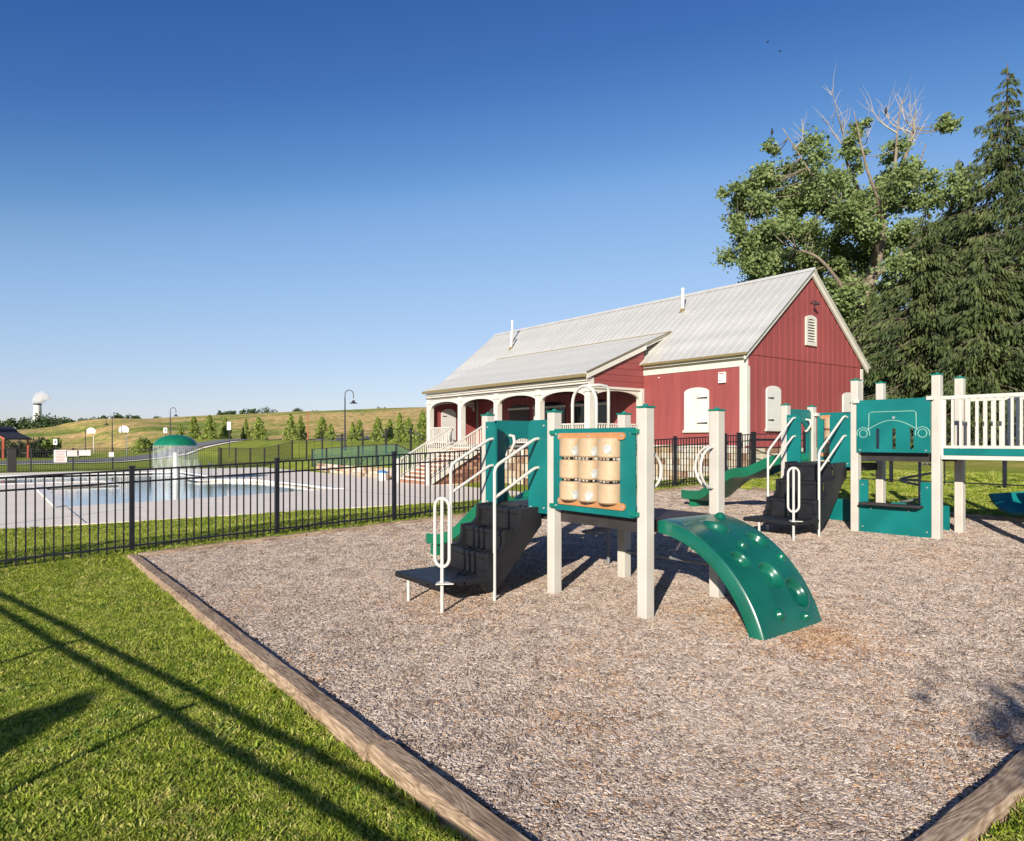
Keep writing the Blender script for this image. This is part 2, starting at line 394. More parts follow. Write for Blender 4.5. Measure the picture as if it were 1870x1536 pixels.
def mulch_mat():
    m = bpy.data.materials.new('wood_chip_bed'); m.use_nodes = True
    t = m.node_tree; N = t.nodes; L = t.links; b = N['Principled BSDF']; b.inputs['Roughness'].default_value = .95
    b.inputs['Specular IOR Level'].default_value = .15
    tc = N.new('ShaderNodeTexCoord')
    vo = N.new('ShaderNodeTexVoronoi'); vo.inputs['Scale'].default_value = 55; L.new(tc.outputs['Object'], vo.inputs['Vector'])
    n1 = N.new('ShaderNodeTexNoise'); n1.inputs['Scale'].default_value = 1.3; n1.inputs['Detail'].default_value = 5; L.new(tc.outputs['Object'], n1.inputs['Vector'])
    n2 = N.new('ShaderNodeTexNoise'); n2.inputs['Scale'].default_value = 90; n2.inputs['Detail'].default_value = 3; L.new(tc.outputs['Object'], n2.inputs['Vector'])
    sx = N.new('ShaderNodeSeparateColor'); L.new(vo.outputs['Color'], sx.inputs[0])
    ad = N.new('ShaderNodeMath'); ad.operation = 'MULTIPLY_ADD'; L.new(n2.outputs['Fac'], ad.inputs[0]); ad.inputs[1].default_value = .7; L.new(sx.outputs[0], ad.inputs[2])
    cr = N.new('ShaderNodeValToRGB'); el = cr.color_ramp.elements
    el[0].position = .3; el[0].color = (.12, .095, .078, 1); el[1].position = 1.25 / 1.3; el[1].color = (.52, .44, .37, 1)
    e = el.new(.62); e.color = (.31, .245, .20, 1)
    L.new(ad.outputs[0], cr.inputs[0])
    cr2 = N.new('ShaderNodeValToRGB'); q = cr2.color_ramp.elements
    q[0].position = .35; q[0].color = (1.0, .86, .70, 1); q[1].position = .62; q[1].color = (1.08, 1.05, 1.02, 1)
    L.new(n1.outputs['Fac'], cr2.inputs[0])
    mx = N.new('ShaderNodeMix'); mx.data_type = 'RGBA'; mx.blend_type = 'MULTIPLY'; mx.inputs[0].default_value = 1
    L.new(cr.outputs[0], mx.inputs[6]); L.new(cr2.outputs[0], mx.inputs[7]); L.new(mx.outputs[2], b.inputs['Base Color'])
    bp = N.new('ShaderNodeBump'); bp.inputs['Strength'].default_value = 1; bp.inputs['Distance'].default_value = .02
    L.new(ad.outputs[0], bp.inputs['Height']); L.new(bp.outputs[0], b.inputs['Normal'])
    return m
M_MULCH = mulch_mat()

def water_mat():
    m = bpy.data.materials.new('pool_water'); m.use_nodes = True
    t = m.node_tree; N = t.nodes; L = t.links; N.remove(N['Principled BSDF'])
    tr = N.new('ShaderNodeBsdfTransparent'); tr.inputs['Color'].default_value = (.78, .93, .98, 1)
    gl = N.new('ShaderNodeBsdfGlossy'); gl.inputs['Roughness'].default_value = .06
    fr = N.new('ShaderNodeFresnel'); fr.inputs['IOR'].default_value = 1.33
    tc = N.new('ShaderNodeTexCoord'); nz = N.new('ShaderNodeTexNoise'); nz.inputs['Scale'].default_value = 3.5; nz.inputs['Detail'].default_value = 3
    L.new(tc.outputs['Object'], nz.inputs['Vector'])
    bp = N.new('ShaderNodeBump'); bp.inputs['Strength'].default_value = .08; bp.inputs['Distance'].default_value = .05
    L.new(nz.outputs['Fac'], bp.inputs['Height']); L.new(bp.outputs[0], gl.inputs['Normal']); L.new(bp.outputs[0], fr.inputs['Normal'])
    ms = N.new('ShaderNodeMixShader'); L.new(fr.outputs[0], ms.inputs[0]); L.new(tr.outputs[0], ms.inputs[1]); L.new(gl.outputs[0], ms.inputs[2])
    L.new(ms.outputs[0], N['Material Output'].inputs['Surface'])
    return m
M_WATER = water_mat()

def veil_mat(name, col, density, scale, stretch):
    """thin streaky see-through sheet: falling water or mesh netting"""
    m = bpy.data.materials.new(name); m.use_nodes = True
    t = m.node_tree; N = t.nodes; L = t.links; b = N['Principled BSDF']
    b.inputs['Base Color'].default_value = (*col, 1); b.inputs['Roughness'].default_value = .4
    tc = N.new('ShaderNodeTexCoord'); mp = N.new('ShaderNodeMapping'); mp.inputs['Scale'].default_value = stretch; L.new(tc.outputs['Object'], mp.inputs['Vector'])
    nz = N.new('ShaderNodeTexNoise'); nz.inputs['Scale'].default_value = scale; nz.inputs['Detail'].default_value = 3; L.new(mp.outputs[0], nz.inputs['Vector'])
    mr = N.new('ShaderNodeMapRange'); mr.inputs['From Min'].default_value = .35; mr.inputs['From Max'].default_value = .7
    mr.inputs['To Min'].default_value = density * .3; mr.inputs['To Max'].default_value = min(1, density * 1.5); L.new(nz.outputs['Fac'], mr.inputs['Value'])
    L.new(mr.outputs[0], b.inputs['Alpha'])
    return m
M_FALL = veil_mat('falling_water', (.85, .9, .92), .15, 9, (1, 1, .12))
M_NETBLK = veil_mat('black_privacy_mesh', (.02, .018, .016), .55, 40, (1, 1, 1))
M_NETGRN = veil_mat('blue_green_mesh', (.05, .16, .15), .42, 30, (1, 1, 1))

# ------------------------------------------------------------------ terrain
def sm(a, b, x):
    t = np.clip((x - a) / (b - a), 0, 1); return t * t * (3 - 2 * t)

def z_play(s): return -.143 + .04 * np.clip(s, -30, 18) + .02 * np.clip(np.asarray(s) - 18, 0, 30)

def mulch_right(t): return np.where(t < 6.3, 12.3, np.where(t < 9.6, 12.3 + 1.9 * (t - 6.3) / 3.3, 14.2))

def ground(s, t):
    s = np.asarray(s, dtype=float); t = np.asarray(t, dtype=float)
    zp = z_play(s)
    zl = -.53 + 1.38 * sm(17, 33, s) + .02 * np.clip(s - 33, 0, 40)
    zl = zl + 1.15 * sm(17.6, 20, s) * sm(33.2, 36.5, t) * (1 - .65 * sm(40, 56, t)) * (1 - sm(24, 34, s) * .6)
    zl = zl + .9 * sm(10, 24, s) * sm(57, 75, t) * (1 - sm(24, 40, s))
    k = sm(12.0, 18.5, t)
    z = zp * (1 - k) + zl * k
    X = .8 * s - .6 * t; Y = .6 * s + .8 * t
    u = X / np.maximum(Y, 1)
    crest = np.clip(6 + (u + .652) * 9.6, 4.6, 10.8)
    crest = crest * (1 - sm(-.1, .25, u)) + 2.5 * sm(-.1, .25, u)
    z = z + sm(92, 235, Y) * crest - sm(250, 420, Y) * crest * .7
    z = z + .5 * np.sin(s * .031 + 1) * np.cos(t * .027) * sm(95, 160, Y)
    return z

def gz(s, t): return float(ground(s, t))

def axis(lo, fa, fb, hi, step, grow=1.16):
    mid = list(np.arange(fa, fb + 1e-6, step)); up = []; d = step; x = mid[-1]
    while x < hi: d *= grow; x += d; up.append(x)
    dn = []; d = step; x = mid[0]
    while x > lo: d *= grow; x -= d; dn.append(x)
    return np.array(dn[::-1] + mid + up)

def make_ground():
    xs = axis(-900, -14, 40, 1500, .5); ys = axis(-60, -4, 66, 1500, .5, 1.13)
    S, T = np.meshgrid(xs, ys, indexing='ij'); Z = ground(S, T)
    lawn_side = (S < 1.65) & (T < 11.2)
    Z = Z - .07 * sm(1.9, 1.4, S) * sm(11.5, 10.8, T)
    r = mulch_right(T)
    Z = np.where((S > 1.9) & (S < r - .3) & (T > 1.3) & (T < 10.7), Z - .3, Z)
    Z = np.where((S > -24) & (S < 16.3) & (T > 20.7) & (T < 54.3), Z - .2, Z)
    Z = np.where((S > -22) & (S < 14.5) & (T > 23.5) & (T < 53), -3.0, Z)
    Z = np.where((S > 16.2) & (S < 18.6) & (T > 28.2) & (T < 31.5), np.minimum(Z, -.55), Z)
    v = np.stack([S, T, Z], -1).reshape(-1, 3)
    n, m = len(xs), len(ys)
    idx = np.arange(n * m).reshape(n, m)
    f = np.stack([idx[:-1, :-1], idx[1:, :-1], idx[1:, 1:], idx[:-1, 1:]], -1).reshape(-1, 4)
    o = np_mesh('ground', v, f, M_GROUND, smooth=True)
    X = .8 * S - .6 * T; Y = .6 * S + .8 * T
    fld = np.maximum(sm(96, 125, Y), .55 * sm(19, 30, S) * sm(14, 10, T))
    a = o.data.attributes.new('field', 'FLOAT', 'POINT'); a.data.foreach_set('value', fld.ravel().astype(np.float32))
    return struct(o)
make_ground()

# ------------------------------------------------------------------ wood-chip play area
def make_mulch():
    nu, nv = 150, 110
    ts = np.linspace(1.25, 10.97, nv); us = np.linspace(0, 1, nu)
    U, T = np.meshgrid(us, ts, indexing='ij'); S = 1.66 + U * (mulch_right(T) - 1.66)
    Z = z_play(S) + .012 * np.sin(S * 2.1 + np.sin(T * 1.7)) * np.cos(T * 1.9) + .006 * nrg.standard_normal(S.shape)
    for (a, b) in ((5.1, 3.0), (3.2, 5.8), (4.9, 8.1), (10.9, 8.7), (8.5, 5.6)):
        Z -= .03 * np.exp(-((S - a) ** 2 + (T - b) ** 2) / .25)
    Z -= .02 * np.exp(-((S - 1.8) / .2) ** 2) * 0
    v = np.stack([S, T, Z], -1).reshape(-1, 3); idx = np.arange(nu * nv).reshape(nu, nv)
    f = np.stack([idx[:-1, :-1], idx[1:, :-1], idx[1:, 1:], idx[:-1, 1:]], -1).reshape(-1, 4)
    return struct(np_mesh('wood_chip_bed', v, f, M_MULCH, smooth=True))
make_mulch()

def scatter(name, pts, rot, scl, idx, sources, label):
    me = bpy.data.meshes.new(name); n = len(pts)
    me.vertices.add(n); me.vertices.foreach_set('co', np.asarray(pts, dtype=np.float32).ravel())
    for nm, ty, arr in (('rot', 'FLOAT_VECTOR', rot), ('scl', 'FLOAT', scl), ('idx', 'INT', idx)):
        a = me.attributes.new(nm, ty, 'POINT')
        a.data.foreach_set('vector' if ty == 'FLOAT_VECTOR' else 'value', np.asarray(arr, dtype=np.int32 if ty == 'INT' else np.float32).ravel())
    o = new_obj(name, me)
    g = bpy.data.node_groups.new(name, 'GeometryNodeTree')
    g.interface.new_socket('Geometry', in_out='INPUT', socket_type='NodeSocketGeometry')
    g.interface.new_socket('Geometry', in_out='OUTPUT', socket_type='NodeSocketGeometry')
    N, L = g.nodes, g.links
    gi = N.new('NodeGroupInput'); go = N.new('NodeGroupOutput'); ip = N.new('GeometryNodeInstanceOnPoints')
    jn = N.new('GeometryNodeGeometryToInstance')
    for so in reversed(sources):
        oi = N.new('GeometryNodeObjectInfo'); oi.inputs['Object'].default_value = so; oi.inputs['As Instance'].default_value = False
        L.new(oi.outputs['Geometry'], jn.inputs[0])
    def attr(nm, ty):
        a = N.new('GeometryNodeInputNamedAttribute'); a.data_type = ty; a.inputs[0].default_value = nm; return a.outputs[0]
    L.new(gi.outputs[0], ip.inputs['Points']); L.new(jn.outputs[0], ip.inputs['Instance'])
    ip.inputs['Pick Instance'].default_value = True
    L.new(attr('idx', 'INT'), ip.inputs['Instance Index'])
    L.new(attr('rot', 'FLOAT_VECTOR'), ip.inputs['Rotation']); L.new(attr('scl', 'FLOAT'), ip.inputs['Scale'])
    L.new(ip.outputs[0], go.inputs[0])
    md = o.modifiers.new('scatter', 'NODES'); md.node_group = g
    o['kind'] = 'stuff'; o['label'] = label
    return o

def multi_geo(objs):
    return objs

def chip_source(k):
    r = random.Random(k); mb = MB()
    for i in range(13):                                      # one source = a small handful of chips
        l = r.uniform(.008, .021) * (1.5 if r.random() < .12 else 1); w = r.uniform(.003, .007); h = r.uniform(.002, .004)
        a = r.uniform(0, 6.28); c = Vector((r.uniform(-.05, .05), r.uniform(-.05, .05), r.uniform(0, .008)))
        d = Vector((math.cos(a), math.sin(a), r.uniform(-.3, .3)))
        mb.bar(c - d * l / 2, c + d * l / 2, w, h)
    me = bpy.data.meshes.new('chip_handful'); me.from_pydata([tuple(p) for p in mb.v], [], mb.f); me.materials.append(M_CHIPW if k >= 4 else M_CHIP)
    return bpy.data.objects.new('chip_handful', me)

def make_chips():
    N = 150000
    U = nrg.random(N); T = 1.3 + 9.6 * nrg.random(N); S = 1.8 + U * (mulch_right(T) - 1.9)
    X = .8 * S - .6 * T; Y = .6 * S + .8 * T
    keep = (nrg.random(N) < np.clip(26 / np.maximum(Y, 1) ** 1.6, .12, 1)) & (np.abs(X / np.maximum(Y, .1)) < .85) & (Y > 1.5)
    S, T = S[keep], T[keep]; n = len(S)
    pts = np.stack([S, T, z_play(S) + .002 + .012 * np.sin(S * 2.1 + np.sin(T * 1.7)) * np.cos(T * 1.9)], -1)
    rot = np.stack([np.zeros(n), np.zeros(n), nrg.random(n) * 6.28], -1)
    warm = .05 + .75 * np.exp(-((S - 5.0) ** 2 + (T - 2.75) ** 2) / .16) + .5 * np.exp(-((S - 5.2) ** 2 + (T - 3.5) ** 2) / .5) + .4 * np.exp(-((S - 3.6) ** 2 + (T - 5.7) ** 2) / .5)
    warm = warm + .35 * np.clip(np.sin(S * 1.7 + 1.3 * np.sin(T * 1.1)) * np.cos(T * 1.5 - S * .6) - .45, 0, 1)
    idx = np.where(nrg.random(n) < warm, 4 + nrg.integers(0, 2, n), nrg.integers(0, 4, n))
    scatter('wood_chips', pts, rot, .7 + .8 * nrg.random(n), idx, [chip_source(k) for k in range(6)],
            'loose tan and grey wood chips covering the play area')
make_chips()

# ------------------------------------------------------------------ timber edging
def timber(p0, p1, label, group=None, w=.14, top=.045, h=.2):
    p0 = Vector((p0[0], p0[1], float(z_play(p0[0])) + top - h / 2)); p1 = Vector((p1[0], p1[1], float(z_play(p1[0])) + top - h / 2))
    Ln = (p1 - p0).length; mb = MB(); n = 12
    vs = []; fs = []
    for i in range(n + 1):
        x = -Ln / 2 + Ln * i / n; jy = rng.uniform(-.004, .004); jz = rng.uniform(-.004, .004)
        c = .018
        for (a, b) in ((-w / 2 + c, -h / 2), (w / 2 - c, -h / 2), (w / 2, -h / 2 + c), (w / 2, h / 2 - c), (w / 2 - c, h / 2), (-w / 2 + c, h / 2), (-w / 2, h / 2 - c), (-w / 2, -h / 2 + c)):
            vs.append((x, a + jy, b + jz))
    for i in range(n):
        for k in range(8): fs.append((i * 8 + k, i * 8 + (k + 1) % 8, (i + 1) * 8 + (k + 1) % 8, (i + 1) * 8 + k))
    fs.append(tuple(range(7, -1, -1))); fs.append(tuple(n * 8 + k for k in range(8)))
    mb.add(vs, fs)
    o = mb.build('landscape_timber', M_WOOD, wloc=(0, 0, 0))
    o.location = (p0 + p1) / 2; d = p1 - p0
    o.rotation_euler = (0, -math.atan2(d.z, math.hypot(d.x, d.y)), math.atan2(d.y, d.x))
    W[o.name] = o.location.copy()
    return tag(o, label, 'timber', group)

timber((1.64, 11.02), (1.64, 7.0), 'weathered edging timber between lawn and wood chips, its end at the fence corner', 'edging timbers of the play area')
timber((1.64, 6.985), (1.64, 3.375), 'weathered grey edging timber along the lawn ending at the open butt joint', 'edging timbers of the play area')
timber((1.662, 3.35), (1.675, .6), 'pale edging timber with bold looping grain running on from the butt joint', 'edging timbers of the play area')
for a, b in ((1.72, 4.1), (4.12, 6.5), (6.52, 8.9), (8.92, 11.3), (11.32, 14.1)):
    timber((a, 11.04), (b, 11.04), 'low edging timber at the foot of the long black fence', 'edging timbers under the long fence')
timber((1.74, 1.17), (4.3, 1.17), 'dark grey edging timber in dappled shade opposite the long fence', 'edging timbers of the play area')
timber((4.32, 1.17), (8.2, 1.17), 'edging timber continuing from the dappled one, wood chips on one side', 'edging timbers of the play area')
timber((12.33, 1.3), (12.33, 6.3), 'edging timber behind the car panel climber, grass on its far side', 'edging timbers of the play area')
timber((12.34, 6.36), (14.24, 9.62), 'slanting edging timber beyond the wavy slide', 'edging timbers of the play area')

# ------------------------------------------------------------------ grass
def grass_source(k, blades=26, hgt=.034, spread=.055, wid=.0055, m=None):
    r = random.Random(100 + k); v = []; f = []
    for i in range(blades):
        x, y = r.gauss(0, spread * .6), r.gauss(0, spread * .6); a = r.uniform(0, 6.28); h = hgt * r.uniform(.5, 1.25); lean = r.uniform(.3, 1.5) * h
        la = r.uniform(0, 6.28); w = wid * r.uniform(.7, 1.4); cx, cy = math.cos(a) * w, math.sin(a) * w
        lx, ly = math.cos(la) * lean, math.sin(la) * lean; b = len(v)
        v += [(x - cx, y - cy, -.012), (x + cx, y + cy, -.012), (x + cx * .8 + lx * .35, y + cy * .8 + ly * .35, h * .6), (x - cx * .8 + lx * .35, y - cy * .8 + ly * .35, h * .6), (x + lx, y + ly, h)]
        f += [(b, b + 1, b + 2, b + 3), (b + 3, b + 2, b + 4)]
    me = bpy.data.meshes.new('grass_tuft'); me.from_pydata(v, [], f); me.materials.append(m or M_GRASS)
    return bpy.data.objects.new('grass_tuft', me)

def make_grass():
    P = []
    def area(s0, s1, t0, t1, dens, cond=None):
        n = int((s1 - s0) * (t1 - t0) * dens); S = s0 + (s1 - s0) * nrg.random(n); T = t0 + (t1 - t0) * nrg.random(n)
        X = .8 * S - .6 * T; Y = .6 * S + .8 * T
        k = (np.abs(X / np.maximum(Y, .2)) < 1.15) & (Y > .9) & (nrg.random(n) < np.clip(9 / np.maximum(Y, 1), .1, 1))
        if cond is not None: k &= cond(S, T)
        P.append((S[k], T[k]))
    area(-4, 1.58, .5, 11.4, 1500)
    area(-6, 16.7, 11.15, 20.0, 480)
    area(12.45, 16.8, -1, 11.3, 420, lambda S, T: S > mulch_right(T) + .12)
    area(16.85, 22, 0, 15, 160)
    area(1.6, 12, -2, 1.05, 1200)
    S = np.concatenate([p[0] for p in P]); T = np.concatenate([p[1] for p in P]); n = len(S)
    z = ground(S, T) - .07 * sm(1.9, 1.4, S) * sm(11.5, 10.8, T)
    Y = .6 * S + .8 * T
    rot = np.stack([nrg.normal(0, .12, n), nrg.normal(0, .12, n), nrg.random(n) * 6.28], -1)
    patch = .85 + .35 * np.sin(S * 1.3 + 2 * np.sin(T * .9)) * np.cos(T * 1.1 + S * .4)
    scl = (.65 + .5 * nrg.random(n)) * patch * (1 + .05 * np.clip(Y - 6, 0, 12))
    fld_ = np.sin(S * 2.3 + 1.7 * np.sin(T * 1.9)) * np.sin(T * 2.1 + 1.3 * np.cos(S * 1.6)) + .5 * np.sin(S * 6.1 + T * 4.3) * np.cos(T * 5.7 - S * 3.1)
    rr_ = nrg.random(n); gi_ = nrg.integers(0, 5, n)
    gi_ = np.where(rr_ < .10 + .40 * np.clip(fld_ - .25, 0, 1), nrg.integers(5, 7, n), gi_)
    gi_ = np.where(rr_ > 1 - (.05 + .45 * np.clip(-fld_ - .35, 0, 1)), 7, gi_)
    edge_ = (np.abs(S - 1.5) < .07) & (T < 11); gi_ = np.where(edge_ & (nrg.random(n) < .3), 8, gi_)
    gi_ = np.where((nrg.random(n) < .006) | ((np.abs(T - 11.38) < .12) & (nrg.random(n) < .25)), 8, gi_)
    scatter('lawn_grass', np.stack([S, T, z], -1), rot, scl, gi_, [grass_source(k) for k in range(5)] + [grass_source(5, 20, .026, m=M_GRASSD), grass_source(6, 22, .03, m=M_GRASSD), grass_source(7, 16, .02, .05, .011, M_CLOVER), grass_source(8, 9, .075, .03, .004)],
            'short mown green grass of the lawn')
    return n
make_grass()

# ------------------------------------------------------------------ pool, deck, road
ZD = -.5
def sheet(name, outer, holes, z, mat_, thick=.12):
    return MB().plate(outer, holes, lambda u, v, w: (u, v, z - w), 0, thick).build(name, mat_, wloc=(0, 0, 0))

def arc2(c, r, a0, a1, n=8): return [(c[0] + r * math.cos(math.radians(a0 + (a1 - a0) * i / n)), c[1] + r * math.sin(math.radians(a0 + (a1 - a0) * i / n))) for i in range(n + 1)]

pool_out = [(2.0, 25.9), (4.0, 26.2), (7.2, 27.1), (9.3, 27.8), (11.9, 28.4)] + [(11.8, 31), (11.5, 35.1), (11.2, 37.2), (10.2, 38.6), (8.9, 38.8), (8.7, 39.2),
            (8.7, 40.9), (10.2, 41), (10.2, 50), (-18, 50), (-18, 41), (5.0, 41), (5.0, 37.7), (2.0, 37.5)]
def offset_poly(P, d):
    out = []; n = len(P); A = sum(P[i][0] * P[(i + 1) % n][1] - P[(i + 1) % n][0] * P[i][1] for i in range(n))
    sg = 1 if A > 0 else -1
    for i in range(n):
        a, b, c = Vector(P[i - 1]), Vector(P[i]), Vector(P[(i + 1) % n])
        d1 = (b - a).normalized(); d2 = (c - b).normalized()
        n1 = Vector((d1.y, -d1.x)) * sg; n2 = Vector((d2.y, -d2.x)) * sg
        m = n1 + n2; m = m.normalized() if m.length > 1e-4 else n1
        out.append(tuple(b + m * d / max(.4, m.dot(n1))))
    return out
struct(sheet('pool_deck', [(-25, 20.2), (13, 20.2), (17.2, 21.6), (17.2, 28.2), (18.9, 28.2), (18.9, 31.6), (17.3, 31.6), (17.2, 54.8), (-25, 55.2)], [pool_out], ZD, M_CONC))
# shallow basin following the outline
mbw = MB()
mbw.add([(x, y, ZD - .02) for x, y in pool_out] + [(x, y, ZD - .28) for x, y in pool_out],
        [(i, (i + 1) % len(pool_out), len(pool_out) + (i + 1) % len(pool_out), len(pool_out) + i) for i in range(len(pool_out))])
basin = thing('swimming_pool', (4, 38, ZD), 'swimming pool with beach entry and raised white coping beyond the black fence', 'pool')
mbw.build('waterline_tile', M_TILE, basin)
mbf = MB(); mbf.plate(pool_out, [], lambda u, v, w: (u, v, ZD - .16 - w - .05 * min(22, max(0, v - 26.5)) * (1 if v > 28 else .6)), 0, .05)
mbf.build('basin_floor', M_PLASTER, basin)
cop_in = offset_poly(pool_out, -.02); cop_out = offset_poly(pool_out, .32)
# coping on all edges except the beach entry
n = len(pool_out)
for i in range(n):
    if i in (0, 1, 2, 3): continue
    j = (i + 1) % n
    MB().prism([cop_in[i], cop_in[j], cop_out[j], cop_out[i]], lambda u, v, w: (u, v, w), ZD - .03, ZD + .035).build('coping', M_COPE, basin)
wat = MB(); wat.add([(x, y, ZD - .1) for x, y in pool_out], []); 
bmw = MB().plate(pool_out, [], lambda u, v, w: (u, v, ZD - .09 - w), 0, .001)
bmw.f = [q for q in bmw.f if len(q) == 3 and max(q) < len(bmw.v) // 2]
struct(bmw.build('pool_water', M_WATER, wloc=(0, 0, 0)))
# narrow joints across the concrete
dk = bpy.data.objects['pool_deck']
for a, b in (((-6, 15.9), (3.9, 24.2)), ((2.0, 20.25), (2.0, 25.6)), ((12.6, 21.8), (11.9, 28.3))):
    if a[1] < 20.3: k_ = (20.3 - a[1]) / (b[1] - a[1]); a = (a[0] + (b[0] - a[0]) * k_, 20.3)
    MB().bar((*a, ZD - .003), (*b, ZD - .003), .035, .012).build('joint', M_TILE, dk)

def ribbon(name, pts, width, mat_, lift=.06):
    v = []; f = []
    P = [Vector(p) for p in pts]
    fine = []
    for a, b in zip(P[:-1], P[1:]):
        k = max(2, int((b - a).length / 2.5))
        for i in range(k): fine.append(a.lerp(b, i / k))
    fine.append(P[-1])
    for i, p in enumerate(fine):
        d = (fine[min(i + 1, len(fine) - 1)] - fine[max(0, i - 1)]).normalized(); nn = Vector((-d.y, d.x))
        for k in (-1, -.5, 0, .5, 1):
            q = p + nn * k * width / 2; v.append((q.x, q.y, gz(q.x, q.y) + lift))
    for i in range(len(fine) - 1):
        for k in range(4): b = i * 5 + k; f.append((b, b + 1, b + 6, b + 5))
    return struct(MB().add(v, f).build(name, mat_, wloc=(0, 0, 0)))
ribbon('road', [(-60, 74), (-10, 76), (8, 82), (22, 96), (34, 104), (60, 108)], 8, M_ASPH, .1)
ribbon('path', [(-60, 68.5), (-10, 70), (9, 75.5), (25, 90)], 1.6, M_CONC, .09)
ribbon('basketball_court', [(-30, 108), (2, 114)], 15, M_ASPH, .12)

# ------------------------------------------------------------------ fences
def fence(name, axis_, fixed, posts, zf, label, h=1.22, spacing=.105, mats=M_FENCE, post_w=.064, picket_w=.019, joined=False, skip=(), bottom=.1, rail_w=.028):
    """posts: coordinates along the run; zf(s) ground height there"""
    def P(a, z, off=0): return (a, fixed + off, z) if axis_ == 'x' else (fixed + off, a, z)
    mid = (posts[0] + posts[-1]) / 2
    root = thing(name, P(mid, zf(mid)), label, 'fence')
    for p in posts:
        z = zf(p); mb = MB()
        a, b = P(p - post_w / 2, z - .15, -post_w / 2), P(p + post_w / 2, z + h + .04, post_w / 2)
        mb.box(a[0], b[0], a[1], b[1], a[2], b[2]); po = mb.build('post', mats, root)
        a, b = P(p - post_w * .62, z + h + .04, -post_w * .62), P(p + post_w * .62, z + h + .065, post_w * .62)
        MB().box(a[0], b[0], a[1], b[1], a[2], b[2]).build('cap', mats, po)
    src = None; pk = MB()
    for i, (a, b) in enumerate(zip(posts[:-1], posts[1:])):
        if i in skip: continue
        za, zb = zf(a), zf(b)
        for dz in (h, h - .17, bottom + .03):
            MB().bar(P(a, za + dz), P(b, zb + dz), rail_w, .026).build('rail', mats, root)
        k = max(2, round((b - a) / spacing))
        for q in range(1, k):
            x = a + (b - a) * q / k; z = za + (zb - za) * q / k
            if joined:
                c0, c1 = P(x - picket_w / 2, z + .02, -picket_w / 2), P(x + picket_w / 2, z + h - .005, picket_w / 2)
                pk.box(c0[0], c1[0], c0[1], c1[1], c0[2], c1[2]); continue
            if src is None:
                hh = (h - .02) / 2
                src = MB().box(-picket_w / 2, picket_w / 2, -picket_w / 2, picket_w / 2, -hh, hh).build('picket', mats, root, wloc=(0, 0, 0))
                W[src.name] = Vector(P(x, z + .01 + hh)); src.location = W[src.name] - W[root.name]
            else:
                share('picket', src, root, P(x, z + .01 + hh))
    if joined and pk.v:
        o = pk.build('pickets', mats, root, recalc=False); o['kind'] = 'stuff'
    return root
zfence = lambda s: float(z_play(s)) - .02
fence('picket_fence', 'x', 11.38, [-6.72, -4.62, -2.52, -.42, 1.68, 3.77, 5.88, 7.8, 9.7, 11.6, 13.55, 15.47], zfence,
      'long black metal picket fence between the play area and the pool lawn')
gate = fence('picket_gate', 'x', 11.38, [15.55, 16.12], zfence, 'narrow black picket gate at the end of the long fence by the red house')
gate['category'] = 'gate'
for z in (.3, 1.0):
    MB().box(15.50, 15.57, 11.33, 11.43, zfence(15.5) + z, zfence(15.5) + z + .09).build('hinge', M_FENCE, gate)
MB().box(16.06, 16.18, 11.30, 11.34, zfence(16.1) + .9, zfence(16.1) + 1.02).build('latch', M_FENCE, gate)
fence('picket_fence', 'y', 16.84, [11.38, 9.9, 7.75, 5.48, 3.2, .95, -1.3], lambda t: float(z_play(16.84)) - .02,
      'black picket fence on the rising grass side behind the car panel climber')
fence('picket_fence', 'x', 11.40, [16.22, 16.78], zfence, 'short black picket fence piece between the gate and the grass side fence')
far_posts = [-24 + 2.4 * k for k in range(17)]
fence('picket_fence', 'x', 57.0, far_posts, lambda s: gz(s, 57) + .02, 'far brown black picket fence beyond the pool carrying white signs', h=1.5, spacing=.13, mats=M_FENCE_FAR, joined=True, post_w=.1, picket_w=.022)
fence('picket_fence', 'y', 20.0, [56.6, 53.4, 50.2, 46.6, 43.2, 39.8, 36.6, 34.6], lambda t: gz(20.0, t) + .02, 'black picket fence climbing the grass bank to the far end of the porch', h=1.5, spacing=.13, mats=M_FENCE_FAR, joined=True, post_w=.1, picket_w=.022)
def mesh_fence(name, pts, h, posts_n, m, label, zoff=0):
    a, b = Vector(pts[0]), Vector(pts[1]); root = thing(name, (*((a + b) / 2), gz(*((a + b) / 2))), label, 'fence')
    for i in range(posts_n + 1):
        p = a.lerp(b, i / posts_n); z = gz(p.x, p.y) + zoff
        MB().box(p.x - .05, p.x + .05, p.y - .05, p.y + .05, z - .1, z + h + .03).build('post', M_FENCE_FAR, root)
        if i < posts_n:
            q = a.lerp(b, (i + 1) / posts_n); zq = gz(q.x, q.y) + zoff
            MB().bar((p.x, p.y, z + h), (q.x, q.y, zq + h), .04, .04).build('rail', M_FENCE_FAR, root)
            MB().add([(p.x, p.y, z + .05), (q.x, q.y, zq + .05), (q.x, q.y, zq + h - .03), (p.x, p.y, z + h - .03)], [(0, 1, 2, 3)]).build('mesh_panel', m, root, recalc=False)
    return root
mesh_fence('mesh_fence', ((14.6, 57.2), (19.9, 56.3)), 1.5, 5, M_NETBLK, 'black mesh fence of narrow bays between the picket runs beyond the pool')
mesh_fence('mesh_fence', ((18.4, 48.0), (18.9, 33.8)), 1.25, 6, M_NETGRN, 'sagging blue green mesh fence on top of the stone retaining wall')
mesh_fence('mesh_fence', ((-16, 100), (6, 105)), 2.2, 8, M_NETBLK, 'tall dark mesh fence round the basketball court')

